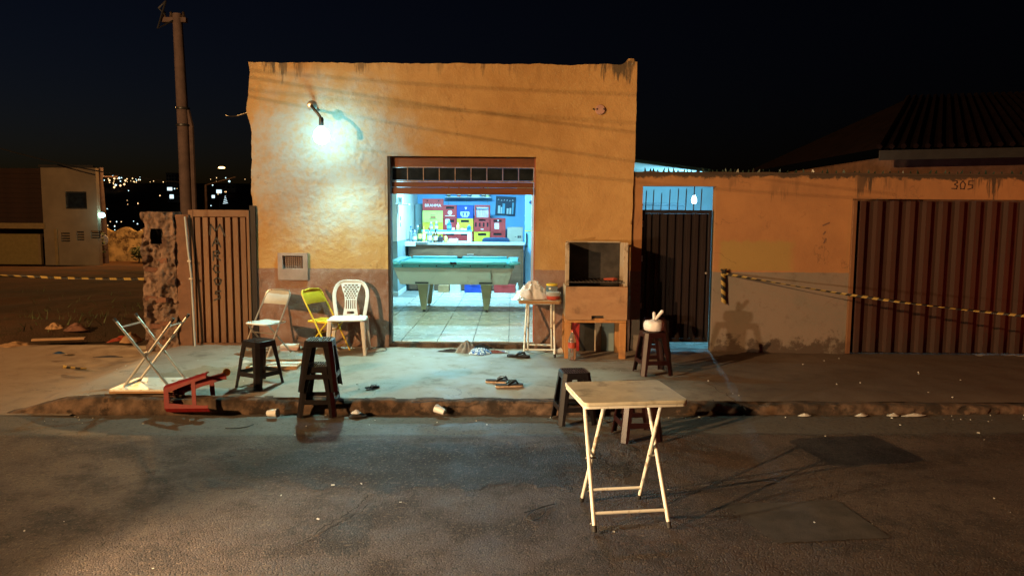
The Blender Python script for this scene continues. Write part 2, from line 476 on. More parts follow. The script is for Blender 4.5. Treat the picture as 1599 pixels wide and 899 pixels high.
MAT = {}
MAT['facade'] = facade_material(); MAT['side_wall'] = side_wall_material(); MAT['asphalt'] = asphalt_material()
MAT['concrete'] = concrete_material(); MAT['soil'] = soil_material()
MAT['kerb'] = M('kerb_concrete', (.10, .062, .040), .9, var=.6, vs=9, bump=1.0, bs=28, dirt=((.03, .02, .014), .48, .60, 5))
MAT['rough_plaster'] = M('broken_plaster', (.19, .12, .085), .9, var=.4, vs=9, bump=.7, bs=30, dirt=((.09, .05, .035), .5, .62, 7))
MAT['brown_wall'] = M('brown_side_render', (.17, .085, .05), .85, var=.25, vs=5, bump=.4, bs=30)
MAT['brick'] = M('clay_brick', (.16, .07, .042), .9, var=.3, vs=14, bump=.5, bs=60)
MAT['black_plastic'] = M('black_plastic', (.010, .008, .009), .36, spec=.3, var=.2, vs=20, bump=.05, bs=200, dirt=((.03, .022, .018), .58, .8, 6))
MAT['maroon_plastic'] = M('maroon_plastic', (.020, .005, .005), .34, var=.2, vs=20, bump=.05, bs=200, dirt=((.03, .010, .008), .58, .8, 6))
MAT['red_plastic'] = M('red_plastic', (.17, .008, .008), .5, spec=.25, var=.15, vs=20, dirt=((.12, .03, .02), .58, .8, 6))
MAT['white_plastic'] = M('white_plastic', (.76, .77, .76), .35, var=.05, vs=9, dirt=((.5, .44, .36), .58, .8, 6))
MAT['white_paint'] = M('white_enamel', (.84, .81, .72), .38, var=.06, vs=9, dirt=((.36, .24, .13), .54, .70, 12))
MAT['table_top'] = M('cream_table_top', (.68, .62, .48), .28, var=.14, vs=7, dirt=((.36, .29, .19), .50, .70, 6), bump=.05, bs=120)
MAT['yellow_paint'] = M('yellow_enamel', (.74, .50, .03), .38, var=.1, vs=9)
MAT['chair_grey'] = M('grey_white_enamel', (.50, .54, .54), .4, var=.08, vs=8)
MAT['rubber'] = M('dark_rubber', (.03, .027, .025), .7, var=.2)
MAT['chrome'] = M('bare_steel', (.55, .52, .47), .35, metal=.8, var=.1, dirt=((.25, .12, .06), .58, .74, 20))
MAT['fabric_dark'] = M('dark_cloth', (.035, .03, .032), .9, var=.3, vs=20, bump=.3, bs=90)
MAT['fabric_tan'] = M('greyish_tan_cloth', (.24, .19, .16), .9, var=.3, vs=18, bump=.4, bs=80)
def print_cloth():
    t = NT('blue_white_print_cloth')
    c = t.mix(t.ramp(t.noise(38, 3, .6), .46, .54), (.04, .14, .42), (.70, .76, .82))
    return t.done(c, .85, t.bump(t.noise(80, 3, .6), .4, .004))
MAT['fabric_blue'] = print_cloth()
MAT['fabric_red'] = M('red_brown_cloth', (.20, .05, .04), .9, var=.3, vs=18, bump=.3)
MAT['bag'] = M('thin_white_plastic_bag', (.84, .85, .9), .3, var=.1, vs=12, bump=.35, bs=45)
MAT['pink_bag'] = M('white_pinkish_bag', (.80, .74, .73), .45, var=.08, vs=9, bump=.2, bs=40)
MAT['foil'] = M('crumpled_foil', (.75, .72, .68), .3, metal=.7, var=.2, vs=30, bump=.7, bs=60)
MAT['black'] = M('black_paint', (.012, .011, .012), .6, var=.2)
MAT['faded_black'] = M('faded_black_paint', (.07, .035, .02), .8, var=.3, vs=30)
MAT['yellow_tape'] = M('yellow_tape_film', (.36, .24, .06), .4, var=.08)
MAT['black_tape'] = M('black_tape_film', (.02, .018, .016), .4, var=.1)
MAT['grill_wood'] = wood_material('grill_rusty_panel', (.43, .245, .125), (.34, .18, .09), 2.2, (1, 1, 3), .6, ((.10, .05, .03), 3.5, .6))
MAT['grill_stand'] = wood_material('grill_stand_wood', (.52, .25, .08), (.40, .18, .06), 3, (4, 4, .6), .6, ((.10, .05, .03), 4, .5))
MAT['grill_pale'] = M('grill_pale_side', (.45, .36, .26), .6, var=.15, vs=5, dirt=((.12, .08, .05), .52, .68, 5))
MAT['soot'] = M('sooty_steel', (.045, .038, .034), .6, var=.5, vs=5, metal=.2)
MAT['grate'] = M('grill_steel', (.16, .13, .11), .45, metal=.7, var=.3)
MAT['brown_gate'] = rust_metal('brown_gate_paint', (.20, .098, .046), (.27, .14, .068), (.12, .05, .022))
MAT['gate_gap'] = M('gate_dark_backing', (.06, .03, .02), .8, var=.3)
MAT['dark_gate'] = rust_metal('dark_red_gate_paint', (.012, .006, .006), (.018, .008, .007), (.012, .007, .006))
MAT['big_gate'] = rust_metal('red_brown_corrugated_paint', (.055, .023, .015), (.040, .017, .012), (.030, .015, .010))
MAT['wood_lintel'] = wood_material('red_brown_lintel', (.20, .066, .028), (.12, .042, .022), 2.2, (.8, 5, 9), .5, ((.07, .03, .02), 3, .5))
MAT['pane'] = M('dark_glass_pane', (.02, .025, .03), .12, var=.3, spec=.6)
MAT['pane_frame'] = M('rusty_steel_frame', (.30, .20, .15), .6, var=.3, vs=30)
def tile_material():
    t = NT('cream_floor_tile')
    g = t.n.new('ShaderNodeNewGeometry').outputs['Position']
    c = t.mix(t.ramp(t.noise(1.7, 5, .6, g), .35, .65), (.50, .47, .40), (.47, .44, .37))
    c = t.mix(t.ramp(t.noise(5, 6, .7, g), .56, .8, 0, .16), c, (.30, .26, .20))
    return t.done(c, t.ramp(t.noise(4, 4, .6, g), .3, .7, .22, .30))
MAT['tile'] = tile_material()
MAT['grout'] = M('dark_tile_grout', (.15, .14, .12), .9, var=.2)
MAT['blue_wall'] = M('pale_blue_room_paint', (.20, .46, .78), .75, var=.05, vs=2, bump=.1, bs=60)
MAT['room_white'] = M('room_whitewash', (.55, .60, .58), .75, var=.06, vs=3, bump=.1, bs=60)
MAT['dado_grey'] = M('room_grey_green_dado', (.20, .27, .28), .6, var=.1, vs=3)
MAT['room_red'] = M('red_orange_door_jamb', (.40, .12, .06), .55, var=.15, vs=5)
MAT['felt'] = M('turquoise_felt', (.05, .38, .42), .9, var=.08, vs=20, bump=.1, bs=200)
MAT['rail_felt'] = M('pool_rail_laminate', (.10, .42, .46), .35, var=.06)
MAT['pool_body'] = M('grey_green_laminate', (.55, .58, .50), .35, var=.06, vs=3, dirt=((.30, .30, .25), .58, .75, 4))
MAT['pool_leg'] = M('olive_laminate', (.36, .36, .22), .4, var=.08, vs=3)
MAT['steel_dark'] = M('dark_steel', (.05, .05, .05), .45, metal=.4, var=.2)
MAT['counter_wood'] = wood_material('counter_wood_panel', (.11, .055, .03), (.19, .10, .055), 1.6, (1, 1, 6), .4, ((.05, .03, .02), 2.5, .6))
MAT['counter_top'] = M('grey_laminate', (.42, .42, .40), .4, var=.08)
MAT['shelf_white'] = M('white_laminate', (.70, .74, .74), .4, var=.05)
MAT['shelf_blue'] = M('blue_shelf_top', (.10, .33, .45), .4, var=.08)
MAT['crate_red'] = M('red_crate_plastic', (.42, .035, .035), .4, var=.1, vs=8)
MAT['crate_blue'] = M('blue_crate_plastic', (.012, .05, .36), .4, var=.1, vs=8)
MAT['crate_yellow'] = M('yellow_crate_plastic', (.68, .50, .04), .4, var=.1, vs=8)
MAT['crate_lime'] = M('lime_yellow_crate_plastic', (.62, .66, .14), .4, var=.08, vs=8)
MAT['crate_inside'] = M('crate_dark_inside', (.02, .015, .018), .8, var=.2)
MAT['print_white'] = M('white_print', (.75, .75, .75), .5, var=.05)
MAT['print_red'] = M('red_print', (.40, .08, .04), .5, var=.05)
MAT['print_dark'] = M('dark_print', (.05, .04, .04), .5, var=.05)
MAT['card'] = M('grey_brown_cardboard', (.36, .30, .23), .8, var=.08, vs=5)
MAT['navy'] = M('navy_poster', (.012, .035, .075), .5, var=.1)
MAT['poster_light'] = M('poster_pale_print', (.55, .65, .70), .5, var=.1)
MAT['poster_blue'] = M('poster_blue_print', (.12, .38, .55), .5, var=.1)
MAT['blue_vinyl'] = M('dark_blue_vinyl', (.015, .045, .11), .4, var=.15)
MAT['fridge'] = M('pale_blue_fridge_enamel', (.26, .48, .74), .3, var=.03)
MAT['glass_clear'] = M('clear_bottle_glass', (.55, .68, .72), .08, var=.05, trans=.75)
MAT['glass_green'] = M('dark_green_glass', (.02, .09, .03), .1, var=.1, trans=.3)
MAT['glass_amber'] = M('amber_glass', (.20, .08, .015), .1, var=.1, trans=.4)
MAT['glass_blue'] = M('blue_glass', (.03, .16, .40), .1, var=.1, trans=.3)
MAT['label_yellow'] = M('yellow_paper_label', (.62, .58, .12), .6, var=.1)
MAT['label_white'] = M('white_paper_label', (.72, .74, .70), .6, var=.1)
MAT['label_pink'] = M('pinkish_paper_label', (.60, .42, .40), .6, var=.1)
MAT['cap_dark'] = M('dark_bottle_cap', (.04, .03, .035), .4, var=.1)
MAT['pet'] = M('clear_plastic_bottle', (.80, .72, .66), .08, var=.04, trans=.85)
MAT['pet_label'] = M('red_bottle_label', (.45, .06, .03), .4, var=.2)
MAT['tub_red'] = M('red_food_in_tub', (.42, .07, .05), .4, var=.25)
MAT['tub_clear'] = M('clear_tub', (.70, .70, .70), .15, var=.05, trans=.5)
MAT['straw_board'] = M('tan_board_edge', (.36, .20, .09), .7, var=.15)
MAT['pole'] = M('weathered_pole_concrete', (.13, .085, .075), .85, var=.2, vs=4, bump=.3)
MAT['cable'] = M('black_cable', (.02, .02, .022), .6, var=.1)
MAT['house_beige'] = M('beige_house_render', (.34, .25, .15), .85, var=.12, vs=1.2, bump=.2)
MAT['house_brown'] = M('brown_house_boards', (.05, .022, .012), .8, var=.2, vs=1.5)
MAT['house_trim'] = M('ochre_trim', (.36, .24, .10), .8, var=.1)
MAT['garage'] = M('ochre_garage_door', (.36, .25, .08), .6, var=.1)
MAT['mottled'] = M('mottled_far_wall', (.36, .26, .13), .9, var=.55, vs=1.8, dirt=((.10, .06, .03), .5, .62, 2.2))
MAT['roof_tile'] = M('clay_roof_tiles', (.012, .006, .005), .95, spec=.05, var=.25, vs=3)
MAT['roof_trim'] = M('grey_fascia', (.045, .04, .035), .8, var=.15)
MAT['dark_roof'] = M('fibre_cement_roof', (.16, .16, .15), .85, var=.2)
MAT['yard_wall'] = M('yard_pale_blue_wall', (.40, .55, .62), .8, var=.05)
MAT['yard_grey'] = M('yard_grey_block', (.16, .22, .26), .8, var=.1)
MAT['hill'] = M('dark_hill', (.035, .03, .022), 1.0, var=.4, vs=.02)
MAT['leaf'] = M('dark_leaf', (.06, .075, .022), .7, var=.4, vs=9)
MAT['bark'] = M('bark', (.08, .055, .035), .9, var=.3)
MAT['glow_shard'] = M('green_bottle_glass_shard', (.03, .05, .035), .2, var=.3)
MAT['rubble_red'] = M('red_plastic_scrap', (.34, .05, .02), .6, var=.3)
MAT['rubble_tan'] = M('tan_rubble', (.36, .20, .09), .85, var=.3, bump=.4)
MAT['paper'] = M('white_litter', (.62, .60, .55), .6, var=.1)
MAT['bulb'] = emit('lit_bulb', (.80, 1.0, .98), 5, True)
MAT['yard_bulb'] = emit('lit_yard_bulb', (.75, .95, 1.0), 14, True)
MAT['sodium'] = emit('lit_sodium_lamp', (1.0, .55, .18), 9)
MAT['city_warm'] = emit('city_lamp_warm', (1.0, .62, .28), 2.2)
MAT['city_cool'] = emit('city_lamp_cool', (.65, .95, 1.0), 2.2)
MAT['city_white'] = emit('lit_sign_face', (.70, .92, 1.0), 1.3)
# ================================================================== SETTING
WALL_Y = 8.5
def kerb_y(x): return 6.205 + .026 * x
def pave_z(x, y=7.0):
    z = .135 - .0085 * x
    z = .015 + (z - .015) * sstep(-4.35, -3.72, x)
    return z + .012 * sstep(7.0, 8.5, y) - .034 * sstep(6.66, 6.26, y) * sstep(-4.7, -4.0, x)
def grid_mesh(xs, ys, zf, name, mat, kind='structure', parent=None):
    mb = MB()
    nx = len(xs)
    vs = [zf(x, y) if isinstance(zf(x, y), tuple) else (x, y, zf(x, y)) for y in ys for x in xs]
    fs = [(j * nx + i, j * nx + i + 1, (j + 1) * nx + i + 1, (j + 1) * nx + i) for j in range(len(ys) - 1) for i in range(nx - 1)]
    mb.add(vs, fs)
    o = mb.build(name, mat, parent, sharp=60)
    if kind: o['kind'] = kind
    return o
def lin(a, b, n): return [a + (b - a) * i / n for i in range(n + 1)]

# far terrain: lot behind on the left falls away, then a wide valley with the town on its far slope
def ground_z(x, y):
    if y < 8.9: return -.03
    z = -.036 * (y - 8.9)
    if y > 44: z = -1.26 - 11 * sstep(44, 190, y)
    z += 47 * sstep(260, 900, y) + 5 * fbm(x * .004, y * .004, 3.3) * sstep(150, 500, y)
    if 8.9 < y < 40 and x < -3.6:
        z += .10 * sstep(8.9, 9.6, y) * (fbm(x * .9, y * .9, 1.0) + .25) * sstep(-3.6, -4.4, x)
        z += .30 * math.exp(-((y - 10.4) / .8) ** 2) * (.5 + .5 * fbm(x * .7, 2.0, 0)) * sstep(-4.1, -5.0, x)
    return z
gx = [-1600, -900, -500, -300, -180, -110, -70, -45, -30, -22] + lin(-17, -3, 70) + [-2, 2, 6, 12, 25, 50, 110, 240, 500, 1000, 1800]
gy = [-60, -20, -5, 0, 4, 8.4] + lin(8.7, 14, 30) + [15, 17, 20, 24, 30, 36, 42, 50, 62, 80, 110, 150, 200, 260, 320, 380, 440, 500, 560, 620, 690, 760, 830, 900, 1000, 1300, 2200]
grid_mesh(gx, gy, ground_z, 'ground', MAT['soil'])

# road
rx = [-60, -30, -15] + lin(-9, 9, 90) + [15, 30, 60]
ry = [-14, -6, -2, 0] + lin(1.1, 6.35, 42)
def road_z(x, y):
    yy = y - .026 * max(-60, min(60, x))
    z = .010 * fbm(x * .8, y * .8, 7) * sstep(1, 2.5, y) * (1 if abs(x) < 9.5 else 0)
    if abs(x) < 9.5: z -= .012 * math.exp(-((yy - 5.0) / .35) ** 2) * (1 + fbm(x * 1.5, y, 4))
    return z - .008
def road_pt(x, y):
    k = sstep(5.6, 6.35, y)
    return (x, y + .026 * x * k if abs(x) < 70 else y, road_z(x, y))
road = grid_mesh(rx, sorted(set(round(a, 4) for a in ry)), road_pt, 'road', MAT['asphalt'])
# side lane at the left end of the pavement (same worn surface, dusty)
def lane_pt(x, y): return (x, y, .004 + .012 * fbm(x * 1.1, y * 1.1, 5) * sstep(6.4, 7.0, y) + .05 * sstep(8.2, 8.9, y))
grid_mesh(lin(-13, -3.7, 60), lin(6.05, 9.05, 24), lane_pt, 'side_lane', MAT['concrete'])

# pavement slab and kerb
pxs = lin(-4.7, 9.5, 190)
def pave_pt(x, t):
    y0 = kerb_y(x) + .10
    y = y0 + (8.72 - y0) * t
    z = pave_z(x, y) + .007 * fbm(x * 2.2, y * 2.2, 2) + .004 * fbm(x * 7, y * 7, 5)
    d = math.hypot(x + 2.75, (y - 6.95) * 1.3) + .35 * fbm(x * 3, y * 3, 9)
    z -= .022 * sstep(.60, .54, d) * sstep(6.32, 6.5, y)
    return (x, y, z)
grid_mesh(pxs, lin(0, 1, 44), pave_pt, 'pavement', MAT['concrete'])
kxs = lin(-4.7, 9.5, 520)
def kerb_pt(x, t):
    zt = pave_z(x, 6.2) + .003
    rough = .014 * fbm(x * 3, t * 2, 3) + .020 * fbm(x * 12, t * 6, 8) + .010 * fbm(x * 30, t * 9, 3)
    brk = .035 * sstep(.12, .5, fbm(x * 1.3, 1.0, 6))
    prof = [(.012, -.03), (.0, .02), (.004, .35), (.010, .7), (.022, .93), (.05, 1.0), (.13, 1.0)]
    k = int(round(t * 6))
    dy, fz = prof[k]
    amt = 1 if 0 < k < 6 else 0
    y = kerb_y(x) + dy + amt * (rough + brk * (fz > .5))
    z = (zt + .012 * fbm(x * 2.5, 5, 5) * (k >= 4) - brk * .5 * (k >= 4 and k < 6)) * fz if k else -.03
    return (x, y, z)
grid_mesh(kxs, lin(0, 1, 6), kerb_pt, 'kerb', MAT['kerb'])
# darker repair patch in the road and a few open cracks
pp = [on_z(px, py, 0) for px, py in ((1130, 783), (1306, 779), (1392, 838), (1212, 846))]
MAT['patch'] = M('darker_asphalt_patch', (.056, .045, .038), .75, var=.35, vs=6, bump=.7, bs=70)
mb = MB(); n = 24; vs = []
for j in range(n + 1):
    for i in range(n + 1):
        u, v = i / n, j / n
        if i in (0, n): u += .012 * fbm(j * .7, i, 1)
        if j in (0, n): v += .018 * fbm(i * .7, j, 2)
        q_ = pp[0].lerp(pp[1], u).lerp(pp[3].lerp(pp[2], u), v)
        vs.append((q_.x, q_.y, road_z(q_.x, q_.y) + .004))
mb.add(vs, [(j * (n + 1) + i, (j + 1) * (n + 1) + i, (j + 1) * (n + 1) + i + 1, j * (n + 1) + i + 1) for j in range(n) for i in range(n)])
structure(mb.build('road_patch', MAT['patch']))
def crack(pts, w, z, name):
    mb = MB()
    ws = []
    P = []
    for a, b in zip(pts[:-1], pts[1:]):
        for k in range(8): P.append((a[0] + (b[0] - a[0]) * k / 8 + random.uniform(-4, 4), a[1] + (b[1] - a[1]) * k / 8 + random.uniform(-1.5, 1.5)))
    P.append(pts[-1])
    W = [on_z(x, y, z) for x, y in P]
    for i in range(len(W) - 1):
        d = (W[i + 1] - W[i]).normalized(); n = Vector((-d.y, d.x, 0)) * w * random.uniform(.3, 1.1); n2 = Vector((-d.y, d.x, 0)) * w * random.uniform(.3, 1.1)
        if i == 0: prev = (W[0] + n, W[0] - n)
        cur = (W[i + 1] + n2, W[i + 1] - n2)
        mb.add([prev[0], prev[1], cur[1], cur[0]], [(0, 1, 2, 3)])
        prev = cur
    return mb.build(name, MAT['crack'], road)
MAT['crack'] = M('crack_shadowless_dirt', (.016, .013, .011), .95, var=.2)
crack([(480, 842), (530, 808), (560, 790), (575, 772)], .005, .004, 'crack')
crack([(505, 832), (548, 806), (588, 782)], .004, .004, 'crack')
crack([(430, 860), (478, 840)], .003, .004, 'crack')
crack([(1040, 606), (1110, 640)], .004, .125, 'crack')
crack([(1100, 596), (1150, 625), (1165, 640)], .004, .125, 'crack')
for pts in (((330, 572), (300, 560), (270, 565), (225, 590)), ((640, 628), (760, 620), (900, 628)), ((330, 548), (420, 552))):
    o = crack(list(pts), .013, .150, 'crack')

# interior floor slab of the bar with real tiles
slab = None

# ================================================================== THE BAR BUILDING
bar = thing('bar_building', 'single storey orange bar with peeling plaster front, brown dado and open shop doorway', 'building', (0, 0, 0))
XL, XR, ZT = -2.965, 1.385, 3.375
DX0, DX1, DZ1 = -1.425, .262, 2.35
VX0, VX1, VZ0, VZ1 = -2.632, -2.398, 1.062, 1.214
def seg(a, b, step):
    n = max(1, round((b - a) / step)); return lin(a, b, n)
fxs = seg(XL, VX0, .0125)[:-1] + seg(VX0, VX1, .0165)[:-1] + seg(VX1, DX0, .0125)[:-1] + seg(DX0, DX1, .03)[:-1] + seg(DX1, XR, .022)
fzs = seg(.02, VZ0, .024)[:-1] + seg(VZ0, VZ1, .019)[:-1] + seg(VZ1, DZ1, .0135)[:-1] + seg(DZ1, ZT, .0135)
def face_y(x, z):
    rough = sstep(-.9, -1.9, x + .35 * fbm(x * 1.2, z * 1.2, 3)) * sstep(1.05, 1.4, z) * sstep(3.5, 3.0, z)
    d = .009 * fbm(x * .9, z * .9, 1, 3) + .0035 * fbm(x * 6, z * 6, 2, 4)
    if rough > .01:
        wx, wz = x + .05 * fbm(x * 5, z * 5, 21, 2), z + .05 * fbm(x * 5, z * 5, 33, 2)
        r1 = 1 - abs(noise.noise(Vector((wx * 6 + 2 * wz, wz * 10, 4)))) * 2
        r2 = 1 - abs(noise.noise(Vector((wx * 15, wz * 21 + wx * 7, 9)))) * 2
        r3 = 1 - abs(noise.noise(Vector((wx * 34, wz * 40, 19)))) * 2
        rough *= .35 + .65 * sstep(-.15, .25, fbm(x * 1.4, z * 1.4, 41, 3))
        lump = fbm(x * 1.6, z * 1.9, 17, 3)
        d += rough * (.0045 * max(0, r1) ** 2 + .0048 * max(0, r2) ** 2 + .003 * r3 + .005 * lump - .004)
    if z < 1.06: d += .004 + .006 * sstep(.1, .4, fbm(x * 4, z * 4, 12))
    edge = sstep(0, .05, x - XL)
    return WALL_Y - .012 - d * (edge * .7 + .3)
fb = MB()
nx, nz = len(fxs), len(fzs)
vs = []
for j, z in enumerate(fzs):
    for i, x in enumerate(fxs):
        xx, zz = x, z
        if i == 0: xx += .022 * fbm(z * 2.2, 3, 1) + .010 * fbm(z * 9, 3, 1) - .03 * math.exp(-((z - 2.86) / .16) ** 2) + .03 * sstep(1.4, 0, z)
        if i == nx - 1: xx += .008 * fbm(z * 3, 8, 1) - .02 * sstep(2.3, 1.9, z)
        if j == nz - 1:
            zz += .012 * fbm(x * 2.5, 6, 2) + .008 * fbm(x * 9, 6, 2)
            zz += .035 * sstep(1.20, 1.27, x)
        dd = face_y(x, z)
        if abs(x - DX0) < .02 and z < DZ1 or abs(x - DX1) < .02 and z < DZ1: dd = WALL_Y - .014 + .003 * fbm(z * 5, x, 3)
        vs.append((xx, dd, zz))
fs = []
for j in range(nz - 1):
    for i in range(nx - 1):
        cx, cz = (fxs[i] + fxs[i + 1]) / 2, (fzs[j] + fzs[j + 1]) / 2
        if DX0 < cx < DX1 and cz < DZ1: continue
        if VX0 < cx < VX1 and VZ0 < cz < VZ1: continue
        fs.append((j * nx + i, j * nx + i + 1, (j + 1) * nx + i + 1, (j + 1) * nx + i))
fb.add(vs, fs)
# edges returned to the wall core
for i in range(nx - 1):
    a, b = vs[(nz - 1) * nx + i], vs[(nz - 1) * nx + i + 1]
    fb.add([a, b, (b[0], WALL_Y + .16, b[2]), (a[0], WALL_Y + .16, a[2])], [(0, 1, 2, 3)])
for j in range(nz - 1):
    for i, fl in ((0, 1), (nx - 1, 0)):
        a, b = vs[j * nx + i], vs[(j + 1) * nx + i]
        q = [a, b, (b[0], WALL_Y + .16, b[2]), (a[0], WALL_Y + .16, a[2])]
        fb.add(q if fl else q[::-1], [(0, 1, 2, 3)])
# reveals of the doorway
for x in (DX0, DX1):
    fb.add([(x, WALL_Y - .013, .02), (x, WALL_Y - .013, DZ1), (x, WALL_Y + .158, DZ1), (x, WALL_Y + .158, .02)], [(0, 1, 2, 3)])
fb.add([(DX0, WALL_Y - .013, DZ1), (DX1, WALL_Y - .013, DZ1), (DX1, WALL_Y + .158, DZ1), (DX0, WALL_Y + .158, DZ1)], [(0, 1, 2, 3)])
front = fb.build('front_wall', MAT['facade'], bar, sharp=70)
kn = MB()
kn.box((1.322, WALL_Y + .07, ZT + .045), (.115, .16, .07), taper=.7)
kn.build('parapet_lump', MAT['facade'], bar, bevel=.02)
# masonry behind the plaster, other walls, roof
cb = MB()
cb.holed([XL + .04, XR - .02], [-.05, ZT - .02], [(DX0 - .004, DX1 + .004, -.05, DZ1 + .004), (VX0 - .002, VX1 + .002, VZ0 - .002, VZ1 + .002)], WALL_Y + .03, WALL_Y + .16)
cb.build('wall_core', MAT['room_white'], bar)
sb = MB()
sb.span((XL + .045, WALL_Y + .17, -.3), (XL + .165, 16.3, 3.0))
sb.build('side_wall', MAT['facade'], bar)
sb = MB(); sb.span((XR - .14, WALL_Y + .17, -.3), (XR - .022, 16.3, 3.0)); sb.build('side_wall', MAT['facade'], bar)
sb = MB(); sb.span((XL + .045, 16.32, -.3), (XR - .022, 16.44, 3.0)); sb.build('rear_wall', MAT['blue_wall'], bar)
sb = MB(); sb.span((XL + .05, WALL_Y + .18, 3.01), (XR - .03, 16.43, 3.09)); sb.build('roof_slab', MAT['room_white'], bar)
sb = MB(); sb.span((XL + .17, 16.26, .2), (XR - .145, 16.315, 3.0)); sb.build('rear_lining', MAT['blue_wall'], bar)
sb = MB(); sb.span((XL + .17, 11.45, 2.45), (XR - .145, 11.65, 3.0)); sb.build('ceiling_beam', MAT['room_white'], bar)
# left pier inside: pale above, grey green dado below
sb = MB(); sb.span((XL + .17, 13.32, 1.205), (-2.07, 16.25, 3.0)); sb.build('pier', MAT['room_white'], bar)
sb = MB(); sb.span((XL + .17, 13.315, .2), (-2.065, 16.25, 1.2)); sb.build('pier_dado', MAT['dado_grey'], bar)
sb = MB(); sb.span((XL + .17, 13.30, .2), (-2.055, 16.25, .30)); sb.build('pier_skirting', MAT['room_white'], bar)
# red orange inner jamb on the right
sb = MB(); sb.span((.34, WALL_Y + .17, .2), (.46, 13.4, 3.0)); sb.build('partition', MAT['room_red'], bar)
# dark steel guide on the left reveal
sb = MB(); sb.span((DX0 + .002, WALL_Y - .006, .2), (DX0 + .032, WALL_Y + .12, DZ1 - .003)); sb.build('door_guide', MAT['steel_dark'], bar)
sb = MB(); sb.span((DX1 - .016, WALL_Y + .05, .2), (DX1 - .002, WALL_Y + .13, DZ1 - .003)); sb.build('door_guide', MAT['room_red'], bar)
# floor: grout bed and individual tiles
floor = MB().span((XL + .17, WALL_Y + .06, .08), (XR - .145, 16.25, .2125)).build('floor', MAT['grout'], bar)
tile_me = {}
ang = R(-3)
ty = WALL_Y + .035
rows = []
y = WALL_Y + .03
for r_ in range(18):
    d = .455
    x = -2.55
    for c_ in range(9):
        w = .42
        x1, y1 = x + w - .007, y + d - .007
        if x1 < XR - .16 and y1 < 16.2 and not (y > 13.0 and x < -2.08):
            hgt = random.uniform(-.0012, .0012)
            key = 't'
            if key not in tile_me:
                m = MB().box((0, 0, 0), (w - .009, d - .009, .010))
                o = m.build('floor_tile', MAT['tile'], floor, bevel=0)
                tile_me[key] = o.data
            else:
                o = link('floor_tile', tile_me[key], floor)
            o.location = ((x + x1) / 2, (y + y1) / 2, .2165 + hgt)
            # the front row ends ragged at the threshold
            if r_ == 0 and c_ in (5, 7): o.location.y += .02
        x += w
    y += d
th = MB(); th.span((DX0 + .002, WALL_Y + .0, .05), (DX1 - .002, WALL_Y + .055, .205)); th.build('threshold', MAT['kerb'], bar)
# transom over the doorway: row of panes above a folded-up wooden shutter
tz = [DZ1 - .004, 2.235, 2.06, 1.925]
ins = WALL_Y + .045
tr = MB(); tr.span((DX0 + .034, ins, 2.238), (DX1 - .018, ins + .06, DZ1 - .004)); tr.build('transom_head', MAT['wood_lintel'], bar)
x0, x1 = DX0 + .034, DX1 - .018
fr = MB()
npn = 9
for k in range(npn + 1):
    xk = x0 + (x1 - x0) * k / npn
    if k == npn: xk -= .008
    fr.span((xk, ins + .005, 2.082), (xk + .008, ins + .03, 2.236))
fr.span((x0, ins + .003, 2.066), (x1, ins + .033, 2.081))
fr.span((x0, ins + .003, 2.226), (x1, ins + .004, 2.2365))
trf = fr.build('transom_frame', MAT['pane_frame'], bar)
for k in range(npn):
    xa = x0 + (x1 - x0) * k / npn + .009; xb = x0 + (x1 - x0) * (k + 1) / npn - .001 - (.008 if k == npn - 1 else 0)
    m = MB(); m.span((xa, ins + .014, 2.083), (xb, ins + .018, 2.225)); o = m.build('pane', MAT['pane'], trf)
    o.rotation_euler = (0, 0, 0)
for k, (za, zb, dy) in enumerate(((2.005, 2.062, 0), (1.925, 2.001, -.012))):
    m = MB(); m.span((x0 + .004, ins + dy - .006, za), (x1 - .004, ins + dy + .045, zb)); m.build('shutter_board', MAT['wood_lintel'], bar, bevel=.004)
m = MB(); m.tube([(x1 - .20, ins - .012, 2.003), (x1 - .01, ins - .012, 2.003)], .006, 6); m.build('shutter_bolt', MAT['chrome'], bar)
# ventilation block let into the wall, with its plaster surround
vf = MB()
hx = lin(VX0 + .006, VX1 - .006, 9); hz = lin(VZ0 + .006, VZ1 - .004, 6)
holes = [(hx[i] + .003, hx[i + 1] - .003, hz[j] + .003, hz[j + 1] - .003) for i in range(9) for j in range(6)]
vent = thing('vent_block', 'square grey ventilation block with small dark openings set in the wall', 'vent', (0, 0, 0))
MAT['vent'] = M('painted_vent_cement', (.32, .24, .21), .8, var=.15)
vf.holed([VX0 + .001, VX1 - .001], [VZ0 + .001, VZ1 - .001], holes, WALL_Y - .012, WALL_Y + .028)
vf.build('grille', MAT['vent'], vent)
m = MB(); m.span((VX0 + .002, WALL_Y + .031, VZ0 + .002), (VX1 - .002, WALL_Y + .05, VZ1 - .002)); m.build('backing', MAT['black'], vent)
m = MB()
m.holed([-2.685, -2.345], [.935, 1.245], [(VX0 + .0, VX1 - .0, VZ0, VZ1)], WALL_Y - .044, WALL_Y - .004)
m.build('surround', MAT['vent'], vent, bevel=.008)
